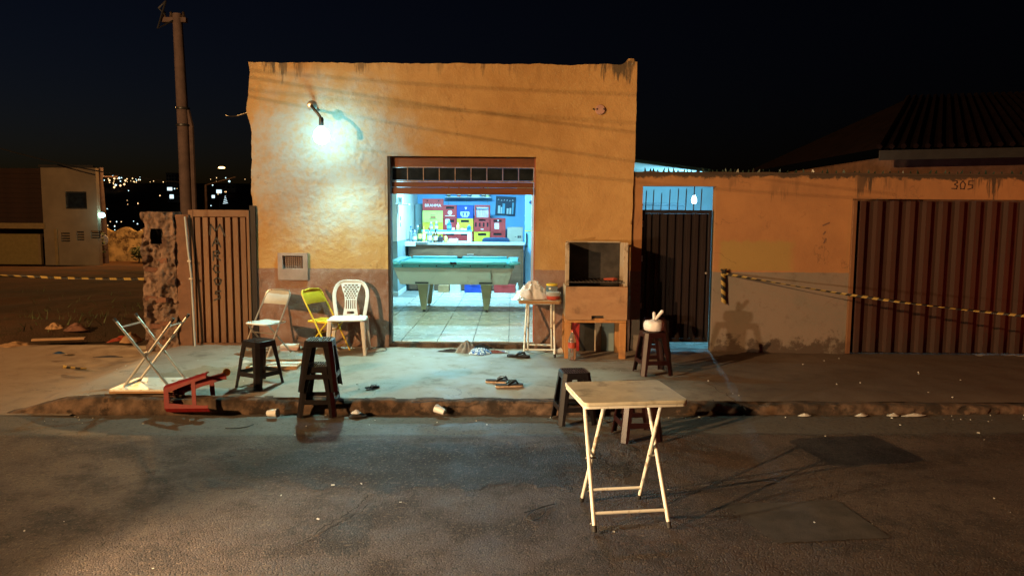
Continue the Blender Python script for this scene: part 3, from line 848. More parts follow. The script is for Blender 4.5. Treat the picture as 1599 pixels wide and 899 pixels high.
# old round conduit box on the wall, upper right
jb = thing('junction_box', 'round unpainted conduit box in the upper right of the orange wall', 'junction box', (.98, WALL_Y - .02, 2.88))
MAT['jb'] = M('pinkish_box_plastic', (.45, .25, .20), .6)
m = MB()
n = 20
for k in range(n):
    a, b = 2 * math.pi * k / n, 2 * math.pi * (k + 1) / n
    for r0, r1, ya, yb in ((.0, .05, -.012, -.012), (.05, .062, -.012, .02)):
        m.add([(r0 * math.cos(a), ya, r0 * math.sin(a)), (r1 * math.cos(a), yb, r1 * math.sin(a)), (r1 * math.cos(b), yb, r1 * math.sin(b)), (r0 * math.cos(b), ya, r0 * math.sin(b))], [(0, 1, 2, 3)])
m.build('cover', MAT['jb'], jb)
for dx in (-.038, -.078, .04):
    m = MB(); m.tube([(dx, -.016, .004), (dx, -.010, .004)], .010, 8); m.build('screw_hole', MAT['black'], jb)
# nail holes and chips
# ---- the lit lamp on the facade
lampt = thing('wall_lamp', 'lit bare bulb hanging from a bent pipe on the orange wall', 'lamp', (BULB[0], WALL_Y, BULB[2]))
bx, by = 0, BULB[1] - WALL_Y
px0 = -.13
m = MB()
m.tube([(px0, .0, .30), (px0, by * .5, .31), (px0 + .01, by * .85, .30), (px0 + .05, by * .98, .26), (bx - .02, by, .19), (bx, by, .15)], .016, 8)
m.build('pipe', MAT['steel_dark'], lampt)
m = MB()
n = 20
m.lathe([(.012, 0), (.05, .0), (.058, .012), (.055, .03), (.03, .045)], 18, M=Matrix.Translation((px0, -.035 + by * .55, .31)) @ Matrix.Rotation(R(90), 4, 'X'))
m.build('bracket_ring', MAT['chrome'], lampt)
m = MB(); m.lathe([(.020, .17), (.026, .15), (.026, .09), (.020, .075)], 12, (bx, by, 0)); m.build('socket', MAT['steel_dark'], lampt)
m = MB(); m.lathe([(.018, .078), (.040, .06), (.078, .015), (.088, -.03), (.075, -.08), (.040, -.11), (0, -.118)], 18, (bx, by, 0)); m.build('bulb', MAT['bulb'], lampt)

# ================================================================== LEFT: pillar, gate, conduit
pil = thing('broken_gatepost', 'rough broken masonry gatepost with a dark meter niche near its top', 'gatepost', (-4.02, 8.42, .1))
m = MB()
ps = []
nzp, nxp = 120, 34
W2 = .185
NI = (-.075, .055, 1.245, 1.415)
for j in range(nzp + 1):
    z = 1.60 * j / nzp
    for i in range(nxp + 1):
        u = -W2 + 2 * W2 * i / nxp
        er = .018 * fbm(z * 4, u * 2, 3)
        y = -.03 + .030 * fbm(u * 5, z * 4.5, 2) + .024 * fbm(u * 16, z * 16, 5) + .012 * fbm(u * 40, z * 40, 5)
        y += .06 * sstep(.05, .35, fbm(u * 3.5 + 4, z * 3, 8))
        x = u + (er if i in (0, nxp) else .008 * fbm(u * 9, z * 9, 1))
        zz = z + (.02 * fbm(u * 8, 1, 1) if j == nzp else 0)
        ps.append((x, y, zz))
pf = []
for j in range(nzp):
    for i in range(nxp):
        cx, cz = -W2 + 2 * W2 * (i + .5) / nxp, 1.60 * (j + .5) / nzp
        if NI[0] < cx < NI[1] and NI[2] < cz < NI[3]: continue
        pf.append((j * (nxp + 1) + i, j * (nxp + 1) + i + 1, (j + 1) * (nxp + 1) + i + 1, (j + 1) * (nxp + 1) + i))
m.add(ps, pf)
for j in range(nzp):
    for i, fl in ((0, 1), (nxp, 0)):
        a, b = ps[j * (nxp + 1) + i], ps[(j + 1) * (nxp + 1) + i]
        q = [a, b, (b[0], .22, b[2]), (a[0], .22, a[2])]
        m.add(q if fl else q[::-1], [(0, 1, 2, 3)])
for i in range(nxp):
    a, b = ps[nzp * (nxp + 1) + i], ps[nzp * (nxp + 1) + i + 1]
    m.add([a, b, (b[0], .22, b[2]), (a[0], .22, a[2])], [(0, 1, 2, 3)])
m.build('masonry', MAT['rough_plaster'], pil, sharp=70)
m = MB(); m.span((NI[0] - .03, .10, NI[2] - .03), (NI[1] + .03, .12, NI[3] + .03))
m.span((NI[0] - .03, .02, NI[2] - .03), (NI[0] - .012, .10, NI[3] + .03)); m.span((NI[1] + .012, .02, NI[2] - .03), (NI[1] + .03, .10, NI[3] + .03))
m.build('niche', MAT['black'], pil)
m = MB()
m.tube([(-.03, .0, 1.42), (-.02, .05, 1.34), (-.04, .05, 1.27)], .004, 5); m.tube([(.02, .0, 1.42), (.01, .06, 1.36), (.03, .05, 1.26)], .004, 5)
m.build('wire', MAT['cable'], pil)
# loose bricks showing in the broken face
bk = None
for (u, z, a) in ((-.10, .62, 5), (.02, .60, -4), (-.06, .30, 3), (.06, .33, 0), (-.09, .95, 8), (.05, 1.05, -6), (.0, .12, 2)):
    if bk is None:
        o = MB().box((0, 0, 0), (.13, .06, .052)).build('brick', MAT['brick'], pil, bevel=.006); bk = o.data
    else:
        o = link('brick', bk, pil)
    o.location = (u, -.012, z); o.rotation_euler = (0, R(a), R(a * 2))
sw = thing('side_render_wall', 'smooth brown wall strip beside the rough gatepost', 'wall', (-3.745, 8.44, .1))
m = MB(); m.span((-.085, -.02, 0), (.075, .2, 1.575)); m.build('wall', MAT['brown_wall'], sw, bevel=.01)
cd = thing('conduit_pipe', 'pale conduit pipe running up the edge of the brown gatepost', 'pipe', (-3.66, 8.38, .1))
m = MB(); m.tube([(.03, .0, .0), (.022, .0, .4), (.008, .01, .9), (-.015, .0, 1.2), (-.04, .01, 1.55)], .012, 8)
m.build('pipe', MAT['chair_grey'], cd)
m = MB()
for z, x in ((.03, .03), (.85, .01), (1.05, -.002)): m.box((x, 0, z), (.04, .03, .018))
m.build('clamp', MAT['chrome'], cd)
m = MB(); m.box((.0, .0, .03), (.16, .12, .06), taper=.7); m.build('footing', MAT['kerb'], cd, bevel=.012)
lg = thing('brown_gate', 'brown ribbed metal gate with black hand painted letters down it', 'gate', (-3.33, 8.47, .13))
gw, gh = .30, 1.60
m = MB(); m.span((-gw - .02, .02, .03), (gw + .02, .035, gh - .02)); m.build('backing_sheet', MAT['gate_gap'], lg)
sl = None
sw_ = (2 * gw) / 7
for k in range(7):
    x = -gw + sw_ * (k + .5)
    if sl is None:
        q = [(-sw_ * .40, .018), (-sw_ * .33, -.016), (sw_ * .33, -.016), (sw_ * .40, .018)]
        o = MB().prism(q, .075, gh - .085).build('slat', MAT['brown_gate'], lg, sharp=20); sl = o.data
    else: o = link('slat', sl, lg)
    o.location.x = x
m = MB()
m.span((-gw - .035, -.022, gh - .08), (gw + .035, .02, gh)); m.span((-gw - .035, -.022, 0.0), (gw + .035, .02, .07))
m.span((-gw - .06, -.026, .0), (-gw - .002, .02, gh - .003)); m.span((gw + .002, -.024, .0), (gw + .034, .02, gh - .003))
m.build('gate_frame', MAT['brown_gate'], lg, bevel=.004)
m = MB(); m.span((gw + .036, -.01, -.02), (gw + .10, .10, gh + .05)); m.build('post', MAT['dark_gate'], lg)
# M A R C O S painted downwards
L = {'M': [[(-.07, -.05), (-.06, .06), (-.01, -.01), (.04, .06), (.09, -.06)]],
     'A': [[(-.05, -.05), (.0, .06), (.05, -.06)], [(-.03, -.01), (.035, -.02)]],
     'R': [[(-.04, -.06), (-.035, .05), (.03, .06), (.045, .03), (-.02, .0), (.05, -.06)]],
     'C': [[(.04, .045), (-.02, .055), (-.045, .0), (-.01, -.05), (.045, -.04)]],
     'O': [[(.0, .05), (-.045, .01), (-.02, -.05), (.03, -.045), (.05, .01), (.0, .05)]],
     'S': [[(.045, .05), (-.02, .045), (-.03, .015), (.03, -.01), (.035, -.045), (-.05, -.075)]]}
for ch, (cx, cz, kx) in {'M': (-.045, 1.37, 1.0), 'A': (-.05, 1.235, .9), 'R': (-.055, 1.08, .85), 'C': (-.06, .925, .75), 'O': (-.05, .79, .8), 'S': (-.055, .63, .8)}.items():
    m = MB()
    m.strokes([[(x * kx * 1.05 + cx, z * kx * 1.05 + cz) for x, z in ln] for ln in L[ch]], .017, -.0185, -.0165)
    m.build('painted_letter', MAT['black'], lg)

# ================================================================== RIGHT: side wall, small gate, corrugated gate
G0, G1, GZ = 1.487, 2.325, 2.035
B0, BZ = 3.885, 1.905
side = thing('side_wall', 'low orange wall with grey dado and black mould under its top edge', 'wall', (0, 0, 0))
m = MB()
ZW = 2.185
sxs = seg(1.372, 9.6, .05)
m.holed(lin(1.372, 9.6, 60), lin(-.1, ZW, 10), [(G0, G1, -.1, GZ), (B0, 9.6, -.1, BZ)], WALL_Y + .012, WALL_Y + .15)
m.build('wall', MAT['side_wall'], side)
m = MB()
for i in range(len(sxs) - 1):
    xa, xb = sxs[i], sxs[i + 1]
    h0 = .012 + .010 * fbm(xa * 4, 2, 1); h1 = .012 + .010 * fbm(xb * 4, 2, 1)
    if i == 0: h0 = .012
    d = .0
    m.add([(xa, WALL_Y + .002, ZW - .012), (xb, WALL_Y + .002, ZW - .012), (xb, WALL_Y + .004, ZW + h1), (xa, WALL_Y + .004, ZW + h0), (xa, WALL_Y + .156, ZW + h0), (xb, WALL_Y + .156, ZW + h1)], [(0, 1, 2, 3), (3, 2, 5, 4)])
m.build('coping', MAT['side_wall'], side)
# broken glass set along the coping
shard_me = []
for k in range(4):
    m = MB(); h = random.uniform(.03, .065); w = random.uniform(.012, .022)
    m.quadprism([(-w, -.003, 0), (w, -.003, 0), (w, .003, 0), (-w, .003, 0)], [(-w * .2 + .006, -.002, h), (w * .1 + .006, -.002, h * .9), (w * .1 + .006, .002, h * .9), (-w * .2 + .006, .002, h)])
    shard_me.append(m)
shm = [None] * 4
x = 1.52
while x < 6.6:
    k = random.randrange(4)
    if shm[k] is None:
        o = shard_me[k].build('glass_shard', MAT['glow_shard'], side); shm[k] = o.data
    else: o = link('glass_shard', shm[k], side)
    o.location = (x, WALL_Y + .06 + random.uniform(-.03, .03), ZW + .004); o.rotation_euler = (R(random.uniform(-14, 14)), R(random.uniform(-16, 16)), random.uniform(-.8, .8))
    x += random.uniform(.03, .07) if x < 2.9 else random.uniform(.05, .13)
# painted house number 305
D = {'3': [[(-.03, .045), (.02, .05), (.028, .03), (-.005, .008), (.03, -.012), (.02, -.045), (-.035, -.04)]],
     '0': [[(.0, .05), (-.03, .01), (-.02, -.045), (.02, -.045), (.032, .01), (.0, .05)]],
     '5': [[(.035, .05), (-.02, .048), (-.024, .008), (.025, .0), (.025, -.035), (-.03, -.05)]]}
c0 = on_y(1492, 289, WALL_Y)
for k, ch in enumerate('305'):
    m = MB()
    m.strokes([[(c0.x + .088 * k + x * .95, c0.z + z * .95) for x, z in ln] for ln in D[ch]], .012, WALL_Y + .0095, WALL_Y + .0125)
    m.build('painted_numeral', MAT['faded_black'], side)
for (x0_, z0_, x1_, z1_) in ((3.56, 1.60, 3.63, 1.63), (3.57, 1.50, 3.59, 1.53), (3.58, 1.40, 3.60, 1.45)):
    m = MB(); m.strokes([[(x0_, z0_), (x1_, z1_)]], .016, WALL_Y + .0095, WALL_Y + .0125)
    m.build('chipped_paint_spot', MAT['brown_wall'], side)
# narrow gate with spikes
sg = thing('spiked_gate', 'narrow dark red corrugated gate with upright spikes above it', 'gate', ((G0 + G1) / 2 - .008, WALL_Y + .07, .12))
hw = (G1 - G0) / 2 - .019
ght = 1.645
m = MB(); m.span((-hw, -.012, .11), (-hw + .035, .022, ght)); m.span((hw - .035, -.012, .11), (hw, .022, ght))
m.span((-hw + .036, -.012, ght - .04), (hw - .036, .022, ght)); m.span((-hw + .036, -.012, .11), (hw - .036, .022, .15))
m.build('gate_frame', MAT['dark_gate'], sg, bevel=.003)
npan = 8; pw = (2 * hw - .072) / npan
pme = None
for k in range(npan):
    x = -hw + .036 + pw * (k + .5)
    if pme is None:
        q = [(-pw / 2, .012), (-pw * .30, .012), (-pw * .2, -.010), (pw * .2, -.010), (pw * .30, .012), (pw / 2, .012), (pw / 2, .016), (-pw / 2, .016)]
        o = MB().prism(q, .152, ght - .042).build('corrugated_panel', MAT['dark_gate'], sg, sharp=20); pme = o.data
    else: o = link('corrugated_panel', pme, sg)
    o.location.x = x
for k, (fx, h) in enumerate(((.045, .225), (.15, .235), (.265, .2), (.385, .24), (.505, .25), (.62, .25), (.735, .29), (.84, .25))):
    m = MB(); m.tube([(0, 0, 0), (.006, 0, h - .02), (.008, 0, h)], [.0065, .0065, .002], 5)
    o = m.build('spike', MAT['steel_dark'], sg); o.location = (-hw + fx * 2 * hw, .008, ght)
m = MB(); m.lathe([(.0, .0), (.014, .0), (.014, .012), (.0, .016)], 10, M=Matrix.Translation((hw - .05, -.014, .92)) @ Matrix.Rotation(R(90), 4, 'X')); m.build('lock', MAT['chrome'], sg)
for z in (.5, 1.05, 1.45):
    m = MB(); m.tube([(-hw + .004, -.018, z), (-hw + .004, -.018, z + .07)], .008, 6); m.build('hinge', MAT['chrome'], sg)
# wide corrugated gate
bg = thing('corrugated_gate', 'wide red brown corrugated metal gate with a pale left edge', 'gate', (B0, WALL_Y + .03, .10))
bw = 3.6; bh = 1.79
m = MB(); m.span((.0, -.05, .02), (.045, .01, bh)); m.build('edge_post', MAT['brown_gate'], bg, bevel=.003)
m = MB(); m.span((.046, .028, .02), (bw, .04, bh - .01)); m.build('gate_frame', MAT['dark_gate'], bg)
n = 19; pw = (bw - .05) / n; pme = None
for k in range(n):
    if pme is None:
        q = [(0, .024), (pw * .16, .024), (pw * .26, -.03), (pw * .56, -.03), (pw * .66, .024), (pw, .024), (pw, .027), (0, .027)]
        o = MB().prism(q, .03, bh - .005).build('corrugated_panel', MAT['big_gate'], bg, sharp=20); pme = o.data
    else: o = link('corrugated_panel', pme, bg)
    o.location = (.048 + pw * k, .0, random.uniform(-.004, .004)); o.rotation_euler = (0, 0, R(random.uniform(-.5, .5)))
# ================================================================== STOOLS
FLAT = Matrix.Rotation(R(-90), 4, 'X')
def make_stool(mat, label, group):
    t = thing('plastic_stool', label, 'stool', group=group)
    a, b, H_ = .118, .172, .45
    h = lambda z: b + (a - b) * z / H_
    def oct8(r, c, z): return [(-r + c, -r, z), (r - c, -r, z), (r, -r + c, z), (r, r - c, z), (r - c, r, z), (-r + c, r, z), (-r, r - c, z), (-r, -r + c, z)]
    def loft(m, A_, B_):
        n = len(A_); m.add(A_ + B_, [(i, (i + 1) % n, n + (i + 1) % n, n + i) for i in range(n)])
    m = MB()
    holes = []
    for i in range(9):
        x = -.0905 + i * .0208
        for z0, z1 in ((-.090, -.038), (-.026, .026), (.038, .090)):
            if i == 4 and z0 == -.026: continue
            holes.append((x, x + .0112, z0, z1))
    pl = a - .016
    m.holed([-pl, pl], [-pl, pl], holes, -H_ + .001, -H_ + .007, M=FLAT)
    z0 = H_ - .055; ch = .030
    loft(m, oct8(h(z0), ch, z0), oct8(a, ch, H_ - .006)); loft(m, oct8(a, ch, H_ - .006), oct8(a - .006, ch - .002, H_))
    inner = [(-pl + .0001, -pl + .0001, H_ - .0005), (pl, -pl, H_ - .0005), (pl, -pl, H_ - .0005), (pl, pl, H_ - .0005), (pl, pl, H_ - .0005), (-pl, pl, H_ - .0005), (-pl, pl, H_ - .0005), (-pl, -pl, H_ - .0005)]
    loft(m, oct8(a - .006, ch - .002, H_), inner)
    loft(m, oct8(a - .008, ch, H_ - .008), oct8(h(z0) - .006, ch, z0)); loft(m, oct8(h(z0) - .006, ch, z0), oct8(h(z0), ch, z0))
    m.build('seat', mat, t)
    for k in range(4):
        Mk = Matrix.Rotation(k * math.pi / 2, 4, 'Z')
        m = MB()
        def sec(z, w, c, th):
            r = h(z); return [(-r + w, -r, z), (-r + c, -r, z), (-r, -r + c, z), (-r, -r + w, z), (-r + th, -r + w, z), (-r + th, -r + c + th * .4, z), (-r + c + th * .4, -r + th, z), (-r + w, -r + th, z)]
        zs_ = [0, .02, .12, .26, H_ - .056]
        ws_ = [.058, .054, .058, .066, .078]
        S_ = [sec(z, w, ch, .006) for z, w in zip(zs_, ws_)]
        vs = [p for s_ in S_ for p in s_]; n = 8
        fs = [(i * n + q, i * n + (q + 1) % n, (i + 1) * n + (q + 1) % n, (i + 1) * n + q) for i in range(len(S_) - 1) for q in range(n)]
        for base, fl in ((0, 1), ((len(S_) - 1) * n, 0)):
            for q in ((0, 1, 6, 7), (1, 2, 5, 6), (2, 3, 4, 5)):
                f = tuple(base + i for i in q); fs.append(f[::-1] if fl else f)
        m.add(vs, fs, 0, Mk)
        m.build('leg', mat, t, sharp=25)
    for k in range(4):
        Mk = Matrix.Rotation(k * math.pi / 2, 4, 'Z')
        m = MB(); z0, z1 = .115, .157
        e = .057
        m.quadprism([(-h(z0) + e, -h(z0) + .001, z0), (h(z0) - e, -h(z0) + .001, z0), (h(z0) - e, -h(z0) + .0065, z0), (-h(z0) + e, -h(z0) + .0065, z0)],
                    [(-h(z1) + e, -h(z1) + .001, z1), (h(z1) - e, -h(z1) + .001, z1), (h(z1) - e, -h(z1) + .0065, z1), (-h(z1) + e, -h(z1) + .0065, z1)], Mk)
        m.build('rail', mat, t)
    return t
GS = 'plastic stools left outside the bar'
s0 = make_stool(MAT['black_plastic'], 'black plastic stool standing alone by the kerb in front of the white folding chair', GS)
s0.location = (-2.29, 6.62, .134); s0.rotation_euler = (0, 0, R(-31))
copy_thing(s0, (-1.635, 6.19, .004), R(3), 'lower black stool of the stacked pair at the kerb', GS)
s2 = copy_thing(s0, (-1.625, 6.195, .226), R(4.5), 'upper black stool of the stacked pair at the kerb', GS)
copy_thing(s0, (.52, 6.02, .0), R(9), 'dark stool in the road just behind the cream folding table, slotted seat showing', GS)
sm = make_stool(MAT['maroon_plastic'], 'maroon plastic stool half hidden behind the legs of the cream folding table', GS)
sm.location = (.97, 5.58, .0); sm.rotation_euler = (0, 0, R(8))
copy_thing(sm, (1.41, 7.28, .135), R(8), 'maroon stool on the pavement carrying the knotted white bag', GS)
copy_thing(sm, (1.60, 8.18, .140), R(-2), 'dark maroon stool against the spiked gate, behind the stool with the bag', GS)
sr = make_stool(MAT['red_plastic'], 'overturned red plastic stool lying on its side across the kerb', GS)
sr.location = (-2.82, 6.17, .172)
sr.rotation_mode = 'QUATERNION'
sr.rotation_quaternion = (Matrix.Rotation(R(-6), 3, 'Z') @ Matrix.Rotation(R(10), 3, 'Y').inverted() @ Matrix.Rotation(R(-90), 3, 'Y') @ Matrix.Rotation(R(14), 3, 'Z')).to_quaternion()
sr.location = (-2.49, 6.15, .19)
for o in [q for q in C.objects if q.get('category') == 'stool']: o.scale = (.96, .96, .94)
s2.location.z = .218

# ================================================================== FOLDING TABLES
def make_table(label, w, d, h, mt, ml, edge, tf=.30, group='small folding bar tables'):
    """leg frames as wide as local x, crossing along local y"""
    t = thing('folding_table', label, 'table', group=group)
    r = .03; poly = []
    for cx, cy, a0 in ((w / 2 - r, d / 2 - r, 0), (-w / 2 + r, d / 2 - r, 90), (-w / 2 + r, -d / 2 + r, 180), (w / 2 - r, -d / 2 + r, 270)):
        for k in range(5): poly.append((cx + r * math.cos(R(a0 + k * 22.5)), cy + r * math.sin(R(a0 + k * 22.5))))
    MB().prism(poly, h - .020, h).build('tabletop', mt, t, bevel=.004)
    ins_ = [(x * .985, y * .985) for x, y in poly]
    MB().prism(ins_, h - .034, h - .0205).build('apron', edge, t)
    xa, xb = w * tf + .03, w * tf
    yt = d * .36; yf = d * .43
    for (xw, s) in ((xa, 1), (xb, -1)):
        for sx in (-1, 1):
            p0 = Vector((sx * xw * 1.08, -s * yf, .012)); p1 = Vector((sx * xw * .97, s * yt, h - .035))
            m = MB(); m.tube([p0, p1], .0115, 10); m.build('leg', ml, t)
            m = MB(); dr = (p1 - p0).normalized(); m.tube([p0 - dr * .012, p0 + dr * .022], .0135, 10); m.build('foot_cap', MAT['rubber'], t)
        f = .11
        q0 = Vector((0, -s * yf, .012)).lerp(Vector((0, s * yt, h - .035)), f)
        m = MB(); m.tube([(-xw * 1.065, q0.y, q0.z), (xw * 1.065, q0.y, q0.z)], .009, 8); m.build('crossbar', ml, t)
        m = MB(); m.tube([(-xw * .97, s * yt, h - .040), (xw * .97, s * yt, h - .040)], .009, 8); m.build('crossbar', ml, t)
    f = .5
    for sx in (-1, 1):
        m = MB(); m.tube([(sx * (xb * 1.02 - .012), (yt - yf) * 0.0, h * .47), (sx * (xa * 1.02 + .016), 0, h * .47)], .006, 6); m.build('pivot_bolt', MAT['chrome'], t)
    return t
ft = make_table('cream folding table standing open in the road in the foreground', .575, .50, .72, MAT['table_top'], MAT['white_paint'], MAT['white_paint'], tf=.285)
ft.location = (.632, 4.085, .0); ft.rotation_euler = (0, 0, R(8))
ot = make_table('overturned folding table with its crossed metal legs in the air', .56, .56, .64, MAT['straw_board'], MAT['chrome'], MAT['white_paint'], tf=.27)
ot.location = (-3.19, 6.52, .142 + .64)
ot.rotation_euler = (R(180), R(1.5), R(92))
dt = make_table('small cluttered folding table beside the shop doorway', .47, .44, .625, MAT['straw_board'], MAT['white_paint'], MAT['straw_board'], tf=.27)
dt.location = (.315, 8.20, .145); dt.rotation_euler = (0, 0, R(-3))

# ================================================================== FOLDING CHAIRS
def make_chair(label, mf, ms, mb_):
    t = thing('folding_chair', label, 'chair', group='metal folding chairs by the wall')
    xw, xr = .195, .172
    for s in (-1, 1):
        m = MB(); m.tube([(s * xw, -.23, .0), (s * xw, -.02, .40), (s * xw * .97, .16, .72)], .0105, 8); m.build('front_leg', mf, t)
        m = MB(); m.tube([(s * xr, .22, .0), (s * xr, .0, .24), (s * xr, -.15, .415)], .0105, 8); m.build('rear_leg', mf, t)
    m = MB(); m.tube([(-xw * .97, .16, .721), (-xw * .95, .195, .79), (-xw * .8, .212, .828), (0, .222, .842), (xw * .8, .212, .828), (xw * .95, .195, .79), (xw * .97, .16, .721)], .0105, 8)
    m.build('back_tube', mf, t)
    m = MB()
    for z, y in ((.10, -.178), (.30, -.073)): m.tube([(-xw, y, z), (xw, y, z)], .007, 6)
    m.tube([(-xr, .165, .06), (xr, .165, .06)], .007, 6)
    m.build('stretcher', mf, t)
    # curved back panel
    m = MB(); n = 10
    vs = []
    for j, (z, y, k) in enumerate(((.655, .128, 1), (.66, .126, 1), (.80, .200, 1), (.828, .212, .86))):
        for i in range(n + 1):
            u = -1 + 2 * i / n
            vs.append((u * (xw - .016) * k, y + .02 * (1 - u * u), z + (.006 * (1 - u * u) if j > 1 else 0)))
    F = []
    for j in range(3):
        for i in range(n): F.append((j * (n + 1) + i, j * (n + 1) + i + 1, (j + 1) * (n + 1) + i + 1, (j + 1) * (n + 1) + i))
    N_ = len(vs)
    m.add(vs, F); m.add([(x, y + .008, z) for x, y, z in vs], [f[::-1] for f in F])
    m.build('backrest', mb_, t, sharp=50)
    r = .05; poly = []
    for cx, cy, a0 in ((.155 - r + .012, .155 - r, 0), (-.155 + r - .012, .155 - r, 90), (-.17 + r, -.20 + r, 180), (.17 - r, -.20 + r, 270)):
        for k in range(5): poly.append((cx + r * math.cos(R(a0 + k * 22.5)), cy + r * math.sin(R(a0 + k * 22.5))))
    MB().prism(poly, .418, .442).build('seat', ms, t, bevel=.008)
    return t
c1 = make_chair('white metal folding chair near the brown ribbed gate', MAT['chrome'], MAT['white_plastic'], MAT['chair_grey'])
c1.location = (-2.68, 8.03, .147); c1.rotation_euler = (0, 0, R(-27)); c1.scale = (.94, .9, .84)
c2 = make_chair('yellow metal folding chair beside the white plastic chair', MAT['yellow_paint'], MAT['yellow_paint'], MAT['yellow_paint'])
c2.location = (-2.09, 8.20, .147); c2.rotation_euler = (0, 0, R(66)); c2.scale = (.92, .9, .84)

# ================================================================== WHITE PLASTIC CHAIR
pc = thing('plastic_chair', 'white one piece plastic chair with a lattice back beside the doorway', 'chair', (-1.815, 8.14, .147), R(4)); pc.scale = (.95, .95, .93)
wp = MAT['white_plastic']
for sx in (-1, 1):
    for sy in (-1, 1):
        m = MB()
        xt, yt_ = sx * .185, sy * .165
        xb_, yb = sx * .215, sy * (.205 if sy < 0 else .215)
        wx, wy = .052, .05
        m.quadprism([(xb_ - .018, yb - .02, 0), (xb_ + .018, yb - .02, 0), (xb_ + .018, yb + .02, 0), (xb_ - .018, yb + .02, 0)],
                    [(xt - wx / 2, yt_ - wy / 2, .412), (xt + wx / 2, yt_ - wy / 2, .412), (xt + wx / 2, yt_ + wy / 2, .412), (xt - wx / 2, yt_ + wy / 2, .412)])
        m.build('leg', wp, pc, bevel=.008)
r = .06; poly = []
for cx, cy, a0 in ((.19 - r + .02, .19 - r, 0), (-.19 + r - .02, .19 - r, 90), (-.225 + r, -.21 + r, 180), (.225 - r, -.21 + r, 270)):
    for k in range(5): poly.append((cx + r * math.cos(R(a0 + k * 22.5)), cy + r * math.sin(R(a0 + k * 22.5))))
m = MB(); m.prism(poly, .413, .436); m.build('seat', wp, pc, bevel=.009)
# arched back frame: flat oval section swept along the arch
def back_y(z): return .165 + (z - .43) * .26
arch = []
for k in range(0, 29):
    a = math.pi * k / 28
    x = .196 * math.copysign(abs(math.cos(a)) ** .55, math.cos(a)); z = .66 + .18 * abs(math.sin(a)) ** .9
    arch.append((x, z))
arch = [(.165, .432), (.176, .50), (.188, .58)] + arch + [(-.188, .58), (-.176, .50), (-.165, .432)]
vs, F = [], []
for i, (x, z) in enumerate(arch):
    a = Vector(arch[min(i + 1, len(arch) - 1)]) - Vector(arch[max(i - 1, 0)])
    n_ = Vector((-a.y, a.x)).normalized()
    for (o_, dy) in ((.022, -.006), (.022, .006), (-.022, .009), (-.022, -.009)):
        vs.append((x + n_.x * o_, back_y(z) + dy, z + n_.y * o_))
for i in range(len(arch) - 1):
    for k in range(4):
        F.append((i * 4 + k, i * 4 + (k + 1) % 4, (i + 1) * 4 + (k + 1) % 4, (i + 1) * 4 + k))
MB().add(vs, F).build('back_frame', wp, pc, bevel=.004, sharp=50)
m = MB(); holes = []
for r_ in range(7):
    z = .635 + r_ * .0255
    n_ = 5 if r_ % 2 else 4
    for k in range(n_):
        x = (k - (n_ - 1) / 2) * .034
        holes.append((x - .0125, x + .0125, z, z + .018))
for k in range(5):
    x = (k - 2) * .031; holes.append((x - .008, x + .008, .515, .622))
holes.append((-.045, .045, .455, .487))
m.holed(lin(-.09, .09, 12), lin(.437, .822, 16), holes, -.005, .005)
m.v = [Vector((p.x * (1.0 - .22 * math.sin(math.pi * max(0, min(1, (p.z - .437) / .30))) + .28 * sstep(.68, .82, p.z)), p.y + back_y(p.z), p.z)) for p in m.v]
m.build('back_splat', wp, pc, sharp=30)

# ================================================================== BARBECUE BOX
gl = thing('barbecue_box', 'tall rusty box barbecue on a wooden stand against the orange wall', 'barbecue', (.915, 8.10, .13))
def part(name, a, b, m_, par, bev=.003):
    return MB().span(a, b).build(name, m_, par, bevel=bev)
for sx in (-1, 1):
    for y0 in (-.10, .26):
        part('leg', (sx * .30 - .035, y0, 0), (sx * .30 + .035, y0 + .06, .40), MAT['grill_stand'], gl)
part('stand_rail', (-.335, -.105, .402), (.335, -.045, .452), MAT['grill_stand'], gl)
part('stand_rail', (-.335, .26, .402), (.335, .32, .452), MAT['grill_stand'], gl)
part('stand_rail', (-.335, -.043, .402), (-.27, .258, .452), MAT['grill_stand'], gl)
part('stand_rail', (.27, -.043, .402), (.335, .258, .452), MAT['grill_stand'], gl)
m = MB(); m.holed([-.335, .335], [.44, .800], [(-.05, .085, .44, .485)], -.142, -.112); fp = m.build('front_panel', MAT['grill_wood'], gl, bevel=.004)
part('ash_door', (-.045, -.10, .455), (.08, -.08, .49), MAT['soot'], gl)
part('side_panel', (-.332, -.110, .455), (-.305, .30, .80), MAT['grill_pale'], gl)
part('side_panel', (.305, -.110, .455), (.332, .30, .80), MAT['grill_wood'], gl)
part('back_panel', (-.30, .262, .455), (.30, .285, 1.275), MAT['soot'], gl)
part('ash_tray', (-.30, -.108, .56), (.30, .258, .58), MAT['soot'], gl)
for sx in (-1, 1):
    m = MB()
    yf = -.08
    m.quadprism([(sx * .335 - .004, yf, .803), (sx * .335 + .004, yf, .803), (sx * .306 + .004, .26, .803), (sx * .306 - .004, .26, .803)],
                [(sx * .335 - .004, yf, 1.27), (sx * .335 + .004, yf, 1.27), (sx * .306 + .004, .26, 1.27), (sx * .306 - .004, .26, 1.27)])
    m.span((sx * .318 - .022, yf - .012, .803), (sx * .318 + .022, yf - .002, 1.275))
    m.build('wind_guard', MAT['grill_pale'], gl, bevel=.002)
part('top_lip', (-.30, .236, 1.262), (.30, .258, 1.278), MAT['grill_pale'], gl)
m = MB()
for k in range(13):
    x = -.27 + k * .045; m.tube([(x, -.10, .852), (x, .255, .852)], .004, 5)
for y in (-.10, .07, .25): m.tube([(-.302, y, .844), (.302, y, .844)], .005, 5)
m.build('grate', MAT['grate'], gl)
m = MB(); m.tube([(.10, .05, .868), (.2, .0, .872), (.24, .02, .87)], [.012, .02, .01], 7); m.build('food_scrap', MAT['rubble_red'], gl)
